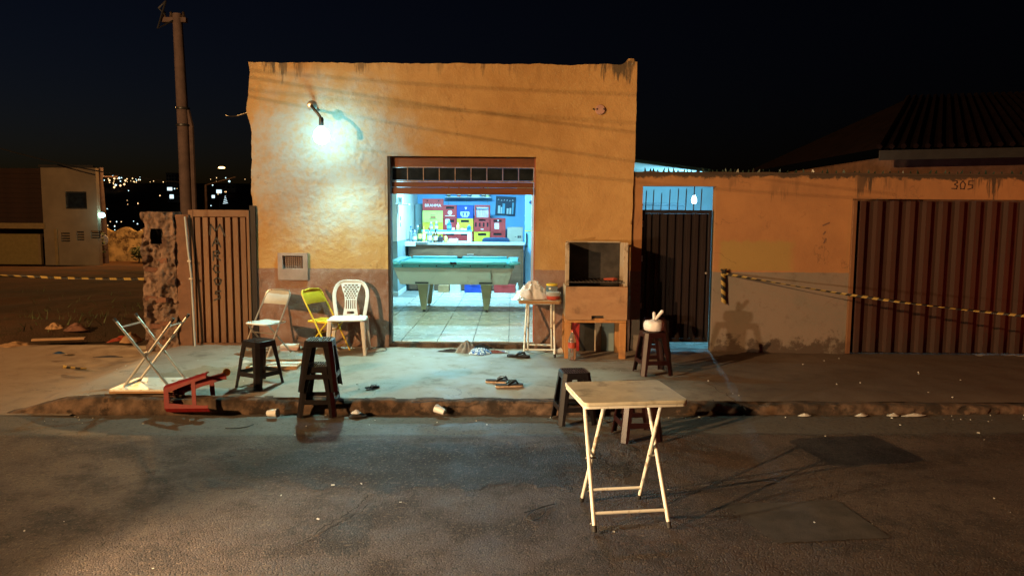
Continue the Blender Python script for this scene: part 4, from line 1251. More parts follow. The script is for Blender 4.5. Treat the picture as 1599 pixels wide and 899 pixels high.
lb = thing('leaning_boards', 'dark boards and a pale strip stored under the barbecue', 'boards', (.93, 8.44, .14))
for (x0_, x1_, h_, mm, dy) in ((-.26, -.15, .36, MAT['crate_red'], 0), (-.145, .02, .38, MAT['steel_dark'], .004), (.024, .10, .40, MAT['grill_pale'], -.01), (.105, .25, .37, MAT['dado_grey'], .006)):
    part('board', (x0_, -.012 + dy, 0), (x1_, .0 + dy, h_), mm, lb, .002)

# soda bottle with liquid
bt = thing('soda_bottle', 'clear plastic soda bottle with a red label at the foot of the barbecue', 'bottle', (.655, 7.90, .142))
MB().lathe([(.0, .004), (.034, .0), (.043, .012), (.044, .06), (.040, .075), (.044, .09), (.0445, .13)], 16).build('base', MAT['pet'], bt)
MB().lathe([(.0445, .131), (.0448, .135), (.0448, .185), (.0445, .19)], 16).build('label', MAT['pet_label'], bt)
MB().lathe([(.0445, .191), (.044, .205), (.034, .245), (.018, .285), (.014, .295), (.014, .312)], 16).build('neck', MAT['pet'], bt)
MB().lathe([(.0155, .300), (.0160, .313), (.0155, .325), (0, .326)], 12).build('cap', MAT['pet_label'], bt)
# things on the small table
def crumple(name, rx, ry, h, seed, m_, label, cat, loc, rz=0, n=30, amp=.35, fold=3.0, group=None, flat=.0):
    mb = MB(); vs = []
    for j in range(n + 1):
        for i in range(2 * n):
            th = 2 * math.pi * i / (2 * n); rr_ = j / n
            e = 1 + .28 * fbm(math.cos(th) * 1.3 + seed, math.sin(th) * 1.3, seed)
            x, y = rx * rr_ * e * math.cos(th), ry * rr_ * e * math.sin(th)
            k = max(0, 1 - rr_ ** 1.6)
            rid = 1 - abs(noise.noise(Vector((x / rx * fold, y / ry * fold, seed)))) * 2
            z = h * k * (.55 + amp * rid) + flat * h * (1 - rr_ ** 8) * (.4 + .6 * abs(fbm(x / rx * 4, y / ry * 4, seed)))
            vs.append((x, y, max(z, .002 + .004 * abs(fbm(x * 40, y * 40, seed)))))
    F = []
    for j in range(n):
        for i in range(2 * n):
            i2 = (i + 1) % (2 * n)
            F.append((j * 2 * n + i, (j + 1) * 2 * n + i, (j + 1) * 2 * n + i2, j * 2 * n + i2))
    mb.add(vs, F)
    base = [(x * .98, y * .98, .0) for x, y, z in vs[-2 * n:]]
    mb.add(vs[-2 * n:] + base, [(i, 2 * n + i, 2 * n + (i + 1) % (2 * n), (i + 1) % (2 * n)) for i in range(2 * n)] + [tuple(2 * n + i for i in range(2 * n))[::-1]])
    o = mb.build(name, m_, sharp=75)
    o.location = loc; o.rotation_euler = (0, 0, rz)
    return tag(o, label, cat, group)
TZ = .145 + .625
crumple('plastic_bag', .19, .13, .17, 12.4, MAT['bag'], 'crumpled thin white plastic bag on the small table by the doorway', 'bag', (.22, 8.20, TZ + .001), .2, amp=.55, fold=3.8, flat=.35)
crumple('foil_sheet', .12, .09, .045, 8.3, MAT['foil'], 'crumpled foil hanging over the left edge of the small cluttered table', 'foil', (.115, 8.10, TZ + .001), .4, fold=6)
tub = thing('food_tub', 'clear lidded tub with red food on the small cluttered table', 'tub', (.455, 8.12, TZ + .001))
MB().lathe([(.0, .0), (.062, .0), (.070, .008), (.076, .042)], 20).build('contents', MAT['tub_red'], tub)
MB().lathe([(.0765, .043), (.079, .052), (.082, .072), (.085, .074), (.085, .082), (.06, .088), (0, .089)], 20).build('lid', MAT['tub_clear'], tub)
jar = thing('glass_jar', 'tall glass jar with a yellow lid behind the food tub', 'jar', (.45, 8.30, TZ + .001))
MB().lathe([(.0, .0), (.062, .0), (.066, .01), (.066, .12), (.058, .135)], 18).build('glass', MAT['glass_clear'], jar)
MB().lathe([(.06, .136), (.064, .138), (.064, .158), (.0, .161)], 18).build('lid', MAT['yellow_paint'], jar)
# knotted bag on the maroon stool
kb = thing('knotted_bag', 'knotted white takeaway bag with two upright ears on a maroon stool', 'bag', (1.41, 7.27, .560))
m = MB(); m.lathe([(.0, .0), (.070, .002), (.092, .012), (.099, .045), (.098, .080), (.088, .102), (.045, .108), (.020, .112)], 40)
m.v = [Vector((p.x * (1 + .07 * fbm(p.x * 20, p.y * 20, p.z * 30)), p.y * (1 + .07 * fbm(p.x * 20, p.y * 20, p.z * 30 + 4)), p.z * (1 + .10 * fbm(p.x * 26, p.y * 26, 2)))) for p in m.v]
m.build('body', MAT['pink_bag'], kb, sharp=70)
m = MB(); m.tube([(.0, 0, .108), (.002, 0, .15), (-.002, .0, .185), (-.004, 0, .192)], [.014, .016, .015, .006], 8); m.build('ear', MAT['pink_bag'], kb)
m = MB(); m.tube([(.006, 0, .108), (.04, -.002, .15), (.082, .0, .20), (.09, 0, .206)], [.013, .016, .017, .007], 8); m.build('ear', MAT['pink_bag'], kb)
# cups and litter
def cup(label, loc, rot):
    t = thing('plastic_cup', label, 'cup', loc, group='white disposable cups on the ground')
    t.rotation_euler = rot
    MB().lathe([(.0, .0), (.024, .0), (.036, .088), (.0375, .088), (.0375, .093), (.034, .093), (.0225, .004), (0, .0035)], 16).build('body', MAT['white_plastic'], t)
    return t
cup('white disposable cup lying in the gutter in front of the doorway', (-.56, 6.10, .040), (R(8), R(75), R(160)))
cup('white disposable cup lying in the gutter left of the stacked stools', (-2.03, 6.03, .040), (R(0), R(84), R(-12)))
cc = cup('white cup with a red rim fallen beside the small table leg', (.47, 8.06, .185), (0, R(80), R(30)))
# sandals
def sandal(label, loc, rz, mats, sc_=1.0, tilt=(0, 0)):
    t = thing('sandal', label, 'sandal', loc, rz, group='loose flip-flop sandals')
    t.rotation_euler = (tilt[0], tilt[1], rz); t.scale = (sc_,) * 3
    pts = [(-.13, .0), (-.125, .025), (-.09, .036), (-.02, .033), (.05, .042), (.10, .045), (.128, .025), (.134, 0), (.125, -.028), (.09, -.04), (.03, -.036), (-.04, -.03), (-.10, -.034), (-.126, -.02)]
    MB().prism(pts, .0, .016).build('sole', mats[1], t, bevel=.004)
    MB().prism([(x * .98, y * .97) for x, y in pts], .0165, .026).build('footbed', mats[0], t, bevel=.003)
    for s in (-1, 1):
        m = MB(); m.tube([(.085, .0, .026), (.06, s * .015, .056), (.01, s * .036, .046), (-.02, s * .037, .024)], [.006, .010, .013, .012], 8); m.build('strap', mats[2], t)
    return t
K = MAT['fabric_dark']; KB = MAT['black_plastic']
MAT['sole_tan'] = M('worn_pale_sole', (.45, .33, .24), .7, var=.25, vs=30)
sandal('dark sandal with a reddish pale sole, behind its pair on the pavement', (-.115, 6.78, .140), R(-8), (K, MAT['sole_tan'], KB))
sandal('dark sandal with a pale sole, front one of the pair on the pavement', (-.02, 6.62, .140), R(12), (K, MAT['sole_tan'], KB))
sandal('black sandal under the front left leg of the small table', (.075, 8.0, .146), R(-14), (K, KB, KB))
sandal('small black sandal alone on the pavement right of the stacked stools', (-1.25, 6.52, .146), R(28), (KB, KB, MAT['print_white']), .52)
# clothes dropped at the threshold
crumple('cloth_heap', .14, .09, .15, 1.4, MAT['fabric_tan'], 'greyish tan cloth heap on the pavement at the threshold', 'cloth', (-.505, 8.28, .150), .1, fold=3.4)
crumple('cloth_tail', .19, .035, .04, 2.2, MAT['fabric_dark'], 'dark thin cloth trailing left from the tan heap', 'cloth', (-.68, 8.26, .150), .08, fold=5)
crumple('dark_bag', .10, .07, .075, 5.7, MAT['fabric_dark'], 'black crumpled bag at the threshold behind the blue cloth', 'bag', (-.365, 8.40, .150), 0, fold=4)
crumple('blue_cloth', .14, .11, .055, 6.6, MAT['fabric_blue'], 'blue and white patterned cloth crumpled on the pavement', 'cloth', (-.36, 8.20, .150), .3, fold=6, flat=.5)
crumple('red_cloth', .12, .05, .035, 9.1, MAT['fabric_red'], 'reddish brown rag right of the blue patterned cloth', 'cloth', (-.19, 8.24, .150), .1, fold=5)
crumple('blue_scrap', .06, .035, .02, 4.2, MAT['fabric_blue'], 'small blue scrap right of the reddish rag', 'scrap', (-.08, 8.28, .150), .1, fold=5)
crumple('black_white_wrapper', .085, .05, .04, 7.7, MAT['fabric_dark'], 'dark crumpled wrapper in the gutter right of the stacked stools', 'wrapper', (-1.29, 6.09, .004), .2, fold=4)
crumple('white_wrapper', .045, .032, .035, 3.7, MAT['bag'], 'white crumpled wrapper on top of the dark wrapper in the gutter', 'wrapper', (-1.30, 6.07, .036), .4, fold=4)
# fallen board and clutter between the chairs and the stools
fbrd = thing('fallen_tabletop', 'white tabletop with brown edge lying flat on the pavement', 'tabletop', (-2.40, 7.42, .147), R(4))
part('panel', (-.24, -.17, .0), (.24, .17, .016), MAT['white_paint'], fbrd, .002)
part('edge_strip', (-.25, -.186, .0), (.25, -.171, .036), MAT['straw_board'], fbrd, .002)
part('edge_strip', (-.25, .171, .0), (.25, .186, .036), MAT['straw_board'], fbrd, .002)
part('edge_strip', (-.256, -.17, .0), (-.241, .17, .034), MAT['straw_board'], fbrd, .002)
part('edge_strip', (.241, -.17, .0), (.256, .17, .034), MAT['straw_board'], fbrd, .002)
part('brace', (-.235, -.03, .017), (.235, .0, .034), MAT['chair_grey'], fbrd, .002)
o = MB().box((0, 0, 0), (.19, .13, .003)).build('paper_sheet', MAT['paper']); o.location = (-2.33, 7.33, .168); o.rotation_euler = (0, 0, R(20)); tag(o, 'pale paper sheet lying on the fallen white tabletop', 'paper')
crumple('white_paper', .085, .05, .045, 5.1, MAT['paper'], 'crumpled white paper left of the fallen tabletop', 'paper', (-2.76, 7.55, .145), 0, fold=3)
pb = thing('amber_pot', 'round amber brown pot lying behind the lone black stool', 'pot', (-2.74, 7.0, .175)); pb.scale = (.62, .62, .62)
pb.rotation_euler = (R(80), R(10), R(20))
MAT['amber'] = M('amber_brown_glaze', (.34, .15, .03), .35, var=.2)
MB().lathe([(.0, -.03), (.045, -.03), (.058, -.01), (.060, .02), (.055, .035), (.05, .036), (.05, -.015), (.0, -.02)], 18).build('body', MAT['amber'], pb)
bx_ = thing('small_carton', 'small white and pink carton lying near the wall behind the lone black stool', 'carton', (-2.49, 8.22, .148), R(6))
part('base', (-.10, -.055, .0), (.10, .055, .06), MAT['label_pink'], bx_, .003)
part('lid', (-.103, -.058, .061), (.103, .058, .085), MAT['white_plastic'], bx_, .003)
crumple('black_bag', .09, .06, .07, 6.1, MAT['fabric_dark'], 'small black bag right of the white and pink carton', 'bag', (-2.30, 8.24, .148), 0, fold=4)
crumple('grey_mat', .28, .12, .016, 2.9, MAT['dado_grey'], 'crumpled grey mat on the pavement under the folding chairs', 'mat', (-2.25, 7.98, .147), .25, fold=7, flat=.5)
crumple('newspaper', .10, .06, .06, 8.8, MAT['paper'], 'crumpled newspaper under the yellow folding chair', 'paper', (-2.02, 8.25, .148), .3, fold=5)
# thin loose wires on the ground
def wire(label, pts, z, r=.004):
    W = [on_z(x, y, z) for x, y in pts]
    m = MB(); fine = []
    for i in range(len(W) - 1):
        p0, p1, p2, p3 = W[max(i - 1, 0)], W[i], W[i + 1], W[min(i + 2, len(W) - 1)]
        for k in range(6):
            t = k / 6
            fine.append(.5 * ((2 * p1) + (p2 - p0) * t + (2 * p0 - 5 * p1 + 4 * p2 - p3) * t * t + (3 * p1 - p0 - 3 * p2 + p3) * t ** 3))
    fine.append(W[-1])
    m.tube(fine, r, 6)
    return tag(m.build('wire', MAT['cable']), label, 'wire')
wire('black cable loop on the pavement right of the white plastic chair', [(574, 552), (588, 549), (603, 547), (600, 542), (585, 542), (576, 545)], .162)
wire('short black wire curled on the road below the lone black stool', [(352, 668), (370, 668), (385, 666), (396, 662)], .008)
wire('black wire looped on the road left of the cream table', [(818, 800), (835, 795), (852, 792), (848, 804), (832, 812), (822, 806), (840, 793), (866, 786)], .008, .003)
wire('thin wire lying along the wall foot under the small table', [(820, 548), (840, 552), (858, 548), (872, 549), (850, 544)], .160, .003)
# litter specks: nobody could count them
m = MB()
for k in range(110):
    x = random.uniform(-4, 5); yk = kerb_y(x)
    y = random.choice([yk - abs(random.gauss(0, .18)) - .02, random.uniform(3.4, 6.1), random.uniform(6.45, 8.2)])
    z = (pave_z(x, y) + .010) if y > yk else road_z(x, y) + .003
    s_ = random.uniform(.003, .010)
    Mx = Matrix.Translation((x, y, z)) @ Matrix.Rotation(random.uniform(0, 6), 4, 'Z') @ Matrix.Rotation(random.uniform(-.5, .5), 4, 'X')
    m.box((0, 0, 0), (s_ * random.uniform(1, 2.4), s_, s_ * .5), Mx)
o = m.build('litter', MAT['paper']); tag(o, 'small pale scraps scattered over road and pavement', None, None, 'stuff')
for i, (px, py, lab) in enumerate(((1255, 643, 'flattened white cup in the gutter far right of the cream table'), (1398, 645, 'bent pale straw in the gutter before the corrugated gate'), (1437, 648, 'white plastic strip in the gutter near the frame edge'), (1342, 642, 'pale stone in the broken kerb on the right'))):
    p = on_z(px, py, .03)
    crumple('gutter_scrap', .06 if i != 2 else .12, .025, .025, i + 2.2, MAT['paper'], lab, 'scrap', (p.x, kerb_y(p.x) - .06, .002), .2, n=10, fold=3, group='scraps in the gutter')

# ================================================================== BARRIER TAPES
def tape(label, P, w, period, twist=0.0, group=None, skew=.8):
    """striped ribbon along a polyline of 3-D points"""
    P = [Vector(p) for p in P]
    L_ = [0]
    for a, b in zip(P[:-1], P[1:]): L_.append(L_[-1] + (b - a).length)
    def at(s):
        s = max(0, min(L_[-1], s))
        for i in range(len(P) - 1):
            if s <= L_[i + 1] + 1e-9:
                return P[i].lerp(P[i + 1], (s - L_[i]) / max(1e-9, L_[i + 1] - L_[i])), (P[i + 1] - P[i]).normalized()
        return P[-1], (P[-1] - P[-2]).normalized()
    m = MB(); n = int(L_[-1] / (period / 2)); sub = 3
    for k in range(n):
        for q in range(sub):
            s0_, s1_ = (k + q / sub) * period / 2, (k + (q + 1) / sub) * period / 2
            vs = []
            for s_, in ((s0_,), (s1_,)):
                for side in (-1, 1):
                    p, d = at(s_ + side * w * skew / 2)
                    up = Vector((0, 0, 1)) if abs(d.z) < .9 else Vector((1, 0, 0))
                    u = (up - d * up.dot(d)).normalized(); v = d.cross(u)
                    a = twist * math.sin(s_ * 2.1)
                    uu = u * math.cos(a) + v * math.sin(a)
                    vs.append(p + uu * side * w / 2)
            m.add([vs[0], vs[2], vs[3], vs[1]], [(0, 1, 2, 3)], k % 2)
    o = m.build('barrier_tape', [MAT['yellow_tape'], MAT['black_tape']])
    b = o.modifiers.new('thickness', 'SOLIDIFY'); b.thickness = .0006
    return tag(o, label, 'tape', group)
A = Vector((2.425, 8.475, 1.045)); B = on_y(1640, 497, 7.3)
pts = []
for k in range(13):
    t = k / 12; p = A.lerp(B, t); p.z -= .045 * math.sin(math.pi * t); pts.append(p)
GT = 'black and yellow barrier tape'
tape('long barrier tape stretched right from the wall across the corrugated gate', pts, .028, .105, 1.1, GT)
tape('short tail of barrier tape hanging down the wall beside the spiked gate', [(2.425, 8.478, 1.05), (2.432, 8.474, .9), (2.438, 8.478, .78), (2.448, 8.476, .66)], .056, .10, .15, GT)
kn = thing('tape_knot', 'knot of barrier tape tied to a nail on the wall', 'tape', (2.425, 8.47, 1.07))
m = MB(); m.tube([(-.03, .0, .02), (.0, -.014, .0), (.03, -.006, .025), (.01, -.01, -.02), (-.02, -.008, -.01)], [.012, .02, .014, .02, .012], 7); m.build('knot', MAT['black_tape'], kn)
m = MB(); m.tube([(0, .02, .01), (0, -.03, .012)], .004, 6); m.build('nail', MAT['chrome'], kn)
A = Vector((-4.23, 8.5, .93)); B = Vector((-8.4, 9.6, 1.0))
pts = []
for k in range(13):
    t = k / 12; p = A.lerp(B, t); p.z -= .05 * math.sin(math.pi * t); pts.append(p)
tape('barrier tape stretched left from the broken gatepost across the dark lot', pts, .030, .20, .8, GT)
pz = [on_z(x, y, .10 + .03) for x, y in ((97, 564), (112, 566), (124, 567), (138, 567))]
m = tape('short scrap of barrier tape lying on the dusty lane', [(p.x, p.y, .075) for p in pz], .035, .13, 1.5, GT)
# ================================================================== INSIDE THE BAR
FZ = .222
pt = thing('pool_table', 'turquoise topped pool table with a grey green tapered body', 'pool table', (-.865, 11.55, FZ))
W_, D_ = .955, .72          # half sizes of the top
m = MB()
z0, z1 = .435, .69
m.quadprism([(-.80, -.58, z0), (.80, -.58, z0), (.80, .58, z0), (-.80, .58, z0)], [(-.885, -.665, z1), (.885, -.665, z1), (.885, .665, z1), (-.885, .665, z1)])
m.build('body', MAT['pool_body'], pt, bevel=.006)
MB().span((-.90, -.68, .692), (.90, .68, .742)).build('apron', MAT['rail_felt'], pt, bevel=.004)
part('playing_bed', (-.80, -.575, .743), (.80, .575, .752), MAT['felt'], pt, 0)
rl = .13
def rail(a, b): return part('rail', a, b, MAT['rail_felt'], pt, .010)
g = .045
rail((-.955 + rl + g, -.72, .744), (-g, -.72 + rl, .785)); rail((g, -.72, .744), (.955 - rl - g, -.72 + rl, .785))
rail((-.955 + rl + g, .72 - rl, .744), (-g, .72, .785)); rail((g, .72 - rl, .744), (.955 - rl - g, .72, .785))
rail((-.955, -.72 + rl + g, .744), (-.955 + rl, .72 - rl - g, .785)); rail((.955 - rl, -.72 + rl + g, .744), (.955, .72 - rl - g, .785))
for x, y in ((-.89, -.655), (.89, -.655), (-.89, .655), (.89, .655)):
    m = MB(); m.lathe([(.052, .744), (.052, .772), (.088, .774), (.095, .760), (.095, .744)], 18, (x, y, 0)); m.build('corner_pocket', MAT['rail_felt'], pt)
    m = MB(); m.lathe([(.0, .744), (.051, .745)], 16, (x, y, 0)); m.build('pocket_mouth', MAT['black'], pt)
for y in (-.665, .665):
    m = MB(); m.lathe([(.0, .753), (.043, .7535), (.043, .775), (.050, .775), (.050, .745)], 14, (0, y, 0)); m.build('side_pocket', MAT['black'], pt)
for x in (-.475, .475):
    for y in (-.36, .36):
        m = MB()
        m.quadprism([(x - .035, y - .05, .035), (x + .035, y - .05, .035), (x + .035, y + .05, .035), (x - .035, y + .05, .035)],
                    [(x - .085, y - .13, z0 - .001), (x + .085, y - .13, z0 - .001), (x + .085, y + .13, z0 - .001), (x - .085, y + .13, z0 - .001)])
        lgp = m.build('leg', MAT['pool_leg'], pt, bevel=.004)
        MB().lathe([(.03, .0), (.03, .008), (.012, .012), (.012, .035)], 10, (x, y, 0)).build('foot', MAT['steel_dark'], lgp)
m = MB()
for k in range(7): m.tube([(-.75 + k * .25, -.6805, .717), (-.75 + k * .25, -.684, .717)], .011, 8)
m.build('rail_bolt', MAT['steel_dark'], pt)
for x in (-.475, .475): part('leg_bracket', (x - .10, -.664 + .045, .448), (x + .10, -.61, .475), MAT['steel_dark'], pt, 0)
m = MB(); m.span((.55, -.668, .52), (.556, -.60, .66)); m.build('seam', MAT['steel_dark'], pt)

# counter
ct = thing('bar_counter', 'dark wooden bar counter with a pale top behind the pool table', 'counter', (-.905, 14.32, FZ))
part('front_panel', (-1.09, -.012, .02), (1.09, .012, .885), MAT['counter_wood'], ct, .004)
part('side_panel', (-1.115, -.015, .0), (-1.091, .55, .885), MAT['steel_dark'], ct)
part('side_panel', (1.091, -.015, .0), (1.125, .55, .885), MAT['counter_wood'], ct)
part('countertop', (-1.14, -.05, .886), (1.15, .58, .93), MAT['counter_top'], ct, .004)
part('kick_board', (-1.08, .013, .0), (1.08, .03, .1), MAT['steel_dark'], ct)
part('panel_handle', (.03, -.026, .70), (.16, -.013, .712), MAT['chrome'], ct, .002)
CZ = FZ + .931
cl_ = MB()
cl_.span((-2.10, 14.24, CZ + .0005), (-1.62, 14.7, CZ + .012)); cl_.span((-2.10, 14.225, CZ - .07), (-1.86, 14.239, CZ + .012))
tag(cl_.build('tray_cloth', MAT['shelf_white'], bevel=.004), 'white cloth spread over the left end of the bar counter', 'cloth')
# low white shelf unit standing on the counter
su = thing('counter_shelf', 'white framed shelf unit with a blue top standing on the bar counter', 'shelf', (-1.30, 14.62, CZ + .001))
part('top', (-.50, -.12, .20), (.50, .14, .232), MAT['shelf_blue'], su)
part('front_edge', (-.50, -.135, .165), (.50, -.121, .20), MAT['shelf_white'], su)
part('upright', (-.50, -.12, .0), (-.46, .14, .199), MAT['shelf_white'], su)
part('upright', (.42, -.135, .0), (.50, .14, .164), MAT['shelf_white'], su)
part('bottom_board', (-.459, -.11, .0), (.419, .14, .018), MAT['shelf_white'], su)
SZ = CZ + .234
def bottle(label, x, y, z, h, r, mg, ml, mc, neck=.35):
    t = thing('bottle', label, 'bottle', (x, y, z), group='bottles on the bar counter')
    hb = h * (1 - neck)
    MB().lathe([(.0, 0), (r * .9, 0), (r, r * .15), (r, hb * .95), (r * .8, hb * 1.06), (r * .38, hb * 1.22), (r * .34, h - .03)], 12).build('glass', mg, t)
    MB().lathe([(r * .42, h - .034), (r * .42, h), (0, h + .001)], 10).build('cap', mc, t)
    if ml: MB().lathe([(r * 1.015, hb * .25), (r * 1.02, hb * .26), (r * 1.02, hb * .72), (r * 1.015, hb * .73)], 12).build('label', ml, t)
    return t
G_ = MAT
cz = CZ + .013
bottle('slim clear bluish bottle at the far left of the counter', -1.975, 14.42, cz, .30, .036, G_['glass_clear'], None, G_['glass_blue'])
bottle('squat white labelled bottle, second from the left on the counter', -1.895, 14.38, cz, .22, .04, G_['glass_clear'], G_['label_white'], G_['label_white'])
bottle('tall white capped bottle between the white and green ones', -1.845, 14.46, cz, .31, .034, G_['glass_clear'], G_['label_white'], G_['label_white'])
bottle('dark green bottle with a yellow label on the counter', -1.795, 14.38, cz, .33, .038, G_['glass_green'], G_['label_yellow'], G_['cap_dark'])
bottle('yellowish bottle right of the dark green one', -1.725, 14.42, cz, .29, .034, G_['label_yellow'], G_['label_white'], G_['label_yellow'])
bottle('clear bottle with a pinkish square label', -1.605, 14.38, cz - .012, .27, .048, G_['glass_clear'], G_['label_pink'], G_['print_red'])
bottle('dark bottle with a white label right of the pink labelled bottle', -1.495, 14.42, cz - .012, .25, .042, G_['glass_amber'], G_['label_white'], G_['cap_dark'])
bottle('small cream jar standing in front of the counter shelf', -1.29, 14.36, cz - .012, .125, .034, G_['label_yellow'], None, G_['card'], .2)
bottle('round dark flask in front of the counter shelf', -1.40, 14.40, cz - .012, .14, .05, G_['cap_dark'], None, G_['cap_dark'], .3)
bottle('blue bottle standing on top of the counter shelf', -1.245, 14.60, SZ, .19, .045, G_['glass_blue'], G_['poster_blue'], G_['poster_blue'])
bottle('clear bottle left on top of the counter shelf', -1.60, 14.62, SZ, .16, .034, G_['glass_clear'], G_['label_pink'], G_['label_white'])
bottle('pale bottle second on top of the counter shelf', -1.50, 14.64, SZ, .17, .030, G_['glass_clear'], G_['label_white'], G_['label_white'])
bottle('small cream figure bottle on top of the counter shelf', -1.07, 14.60, SZ, .15, .036, G_['label_yellow'], None, G_['label_white'])
bottle('small blue bottle at the right of the counter shelf top', -.855, 14.62, SZ, .10, .040, G_['glass_blue'], None, G_['poster_blue'])
for i, (x, h_, mm) in enumerate(((-1.16, .05, 'label_white'), (-.99, .035, 'label_pink'), (-.93, .03, 'label_white'))):
    o = MB().box((0, 0, h_ / 2), (.05, .05, h_)).build('small_packet', MAT[mm], bevel=.003); o.location = (x, 14.58, SZ)
    tag(o, ['little white packet between the blue and cream bottles', 'little pinkish packet right of the cream figure bottle', 'flat white packet left of the small blue bottle'][i], 'packet', 'packets on the counter shelf')
o = MB().box((0, 0, .04), (.17, .10, .07)).build('white_box', MAT['shelf_white'], bevel=.003); o.location = (-1.14, 14.36, CZ + .001); tag(o, 'small white box lying on the counter before the shelf unit', 'box')

# crates of bottles
def crate(label, x, z, w, h, mt, y=15.62, rz=0, style='slot', emblem=None, d=.34, group='stacked bottle crates'):
    t = thing('bottle_crate', label, 'crate', (x, y, z), rz, group)
    holes = []
    if style == 'slot': holes = [(-.085, .085, h * .70, h * .88)]
    if style == 'dots': holes = [(-.13, -.105, h * .76, h * .88), (.105, .13, h * .76, h * .88)]
    if style == 'bars': holes = [(-.07, .07, h * .80, h * .93)] + [(-.15 + k * .082, -.115 + k * .082, h * .36, h * .68) for k in range(4)]
    if style == 'two': holes = [(-.085, .085, h * .72, h * .9)]
    m = MB(); m.holed([-w / 2 + .001, w / 2 - .001], [.002, h - .002], holes, -d / 2, -d / 2 + .014); m.build('front', mt, t, bevel=.003)
    m = MB(); m.holed([-w / 2 + .001, w / 2 - .001], [.002, h - .002], [], d / 2 - .014, d / 2); m.build('back', mt, t)
    for sx in (-1, 1): part('side', (sx * (w / 2 - .001), -d / 2 + .0142, .002), (sx * (w / 2 - .016), d / 2 - .0142, h - .002), mt, t, 0)
    part('bottom', (-w / 2 + .016, -d / 2 + .0142, .003), (w / 2 - .016, d / 2 - .0142, .016), mt, t, 0)
    part('inside', (-w / 2 + .017, -d / 2 + .03, .017), (w / 2 - .017, d / 2 - .03, h - .03), MAT['crate_inside'], t, 0)
    part('rim', (-w / 2 - .003, -d / 2 - .006, h - .016), (w / 2 + .003, -d / 2 - .0005, h - .003), mt, t, .002)
    if emblem: emblem(t, w, h, -d / 2 - .0012)
    return t
def put_text(s, size, m_, z, dx=0.0):
    def f(t, w, h, y):
        text_part('lettering', s, size, m_, t, Matrix.Translation((dx, y, h * z)) @ UPRIGHT)
    return f
def em_many(*fs):
    def f(t, w, h, y):
        for q in fs: q(t, w, h, y)
    return f
def em_disc(r, z, m_, dx=0.0):
    def f(t, w, h, y):
        mb = MB(); mb.lathe([(0, 0), (r, 0), (r, .0008), (0, .0009)], 16, M=Matrix.Translation((dx, y, h * z)) @ UPRIGHT); mb.build('emblem', m_, t)
    return f
def em_rect(x0, x1, za, zb, m_, nm='emblem'):
    def f(t, w, h, y):
        mb = MB(); mb.span((x0, y - .0006, h * za), (x1, y + .0006, h * zb)); mb.build(nm, m_, t)
    return f
def em_tri(dx, z, s, m_):
    def f(t, w, h, y):
        mb = MB(); mb.quadprism([(dx - s, y - .0006, h * z + s), (dx + s, y - .0006, h * z + s), (dx + .002, y - .0006, h * z - s), (dx - .002, y - .0006, h * z - s)],
                                [(dx - s, y + .0006, h * z + s), (dx + s, y + .0006, h * z + s), (dx + .002, y + .0006, h * z - s), (dx - .002, y + .0006, h * z - s)]); mb.build('emblem', m_, t)
    return f
WH = MAT['print_white']
RZ = R(4)
cxL = -1.665
stack_top = 2.015; hh = .245
crate('red crate with white lettering on top of the left crate stack', cxL, stack_top - hh, .43, hh, MAT['crate_red'], rz=RZ, style='dots', emblem=put_text('BRAHMA', .085, WH, .42))
crate('lime yellow crate under the red lettered crate in the left stack', cxL, stack_top - 2 * hh, .43, hh, MAT['crate_lime'], rz=RZ, style='none', emblem=em_many(em_rect(-.055, .055, .36, .50, MAT['print_red']), em_rect(-.07, .07, .27, .31, MAT['print_dark']), em_rect(-.05, .05, .60, .63, MAT['print_dark'])))
crate('golden yellow crate under the lime one in the left stack', cxL, stack_top - 3 * hh, .43, hh, MAT['crate_yellow'], rz=RZ, style='none', emblem=put_text('SKOL', .09, MAT['print_red'], .42))
for k in (4, 5, 6): crate(['yellow crate fourth down in the left stack, behind the counter bottles', 'red crate fifth down in the left stack, behind the counter', 'red crate at the foot of the left stack'][k - 4], cxL, stack_top - k * hh, .43, hh, MAT['crate_yellow'] if k == 4 else MAT['crate_red'], rz=RZ, style='slot')
h2 = .275
x2, x3, x4, x5 = -1.30, -.99, -.63, -.31
def column(x, w, ztop, specs, h=h2):
    z = ztop
    for (lab, mt, st, em) in specs:
        z -= h
        if z < FZ - .02: break
        crate(lab, x, z, w, h - .001, mt, style=st, emblem=em)
column(x2, .30, 1.89, [
    ('red crate with a round white emblem beside the lettered red crate', MAT['crate_red'], 'slot', em_many(em_disc(.045, .42, WH), em_rect(-.10, .10, .16, .20, WH))),
    ('red crate with a white tag under the round emblem crate', MAT['crate_red'], 'slot', em_rect(-.095, -.01, .52, .95, WH, 'tag')),
    ('red crate low in the second stack behind the counter shelf', MAT['crate_red'], 'slot', None),
    ('lowest red crate of the second stack', MAT['crate_red'], 'slot', None), ])
def em_wings(t, w, h, y):
    mb = MB()
    for sx in (-1, 1):
        mb.strokes([[(sx * .085, h * .40), (sx * .075, h * .22), (sx * .04, h * .10)], [(sx * .06, h * .38), (sx * .055, h * .25), (sx * .035, h * .15)]], .02, y - .0006, y + .0006)
    mb.span((-.02, y - .0006, h * .08), (.02, y + .0006, h * .40))
    mb.build('emblem', MAT['poster_light'], t)
column(x3, .345, 1.89, [
    ('blue crate with a white winged emblem in the middle of the stacks', MAT['crate_blue'], 'none', em_many(em_tri(.02, .74, .026, WH), em_rect(-.09, .09, .44, .49, WH), em_wings)),
    ('yellow crate with a dark handle slot under the blue crate', MAT['crate_yellow'], 'slot', put_text('SKOL', .06, MAT['print_red'], .30, .03)),
    ('red crate under the yellow crate of the middle stack', MAT['crate_red'], 'slot', None),
    ('lowest red crate of the middle stack', MAT['crate_red'], 'slot', None), ])
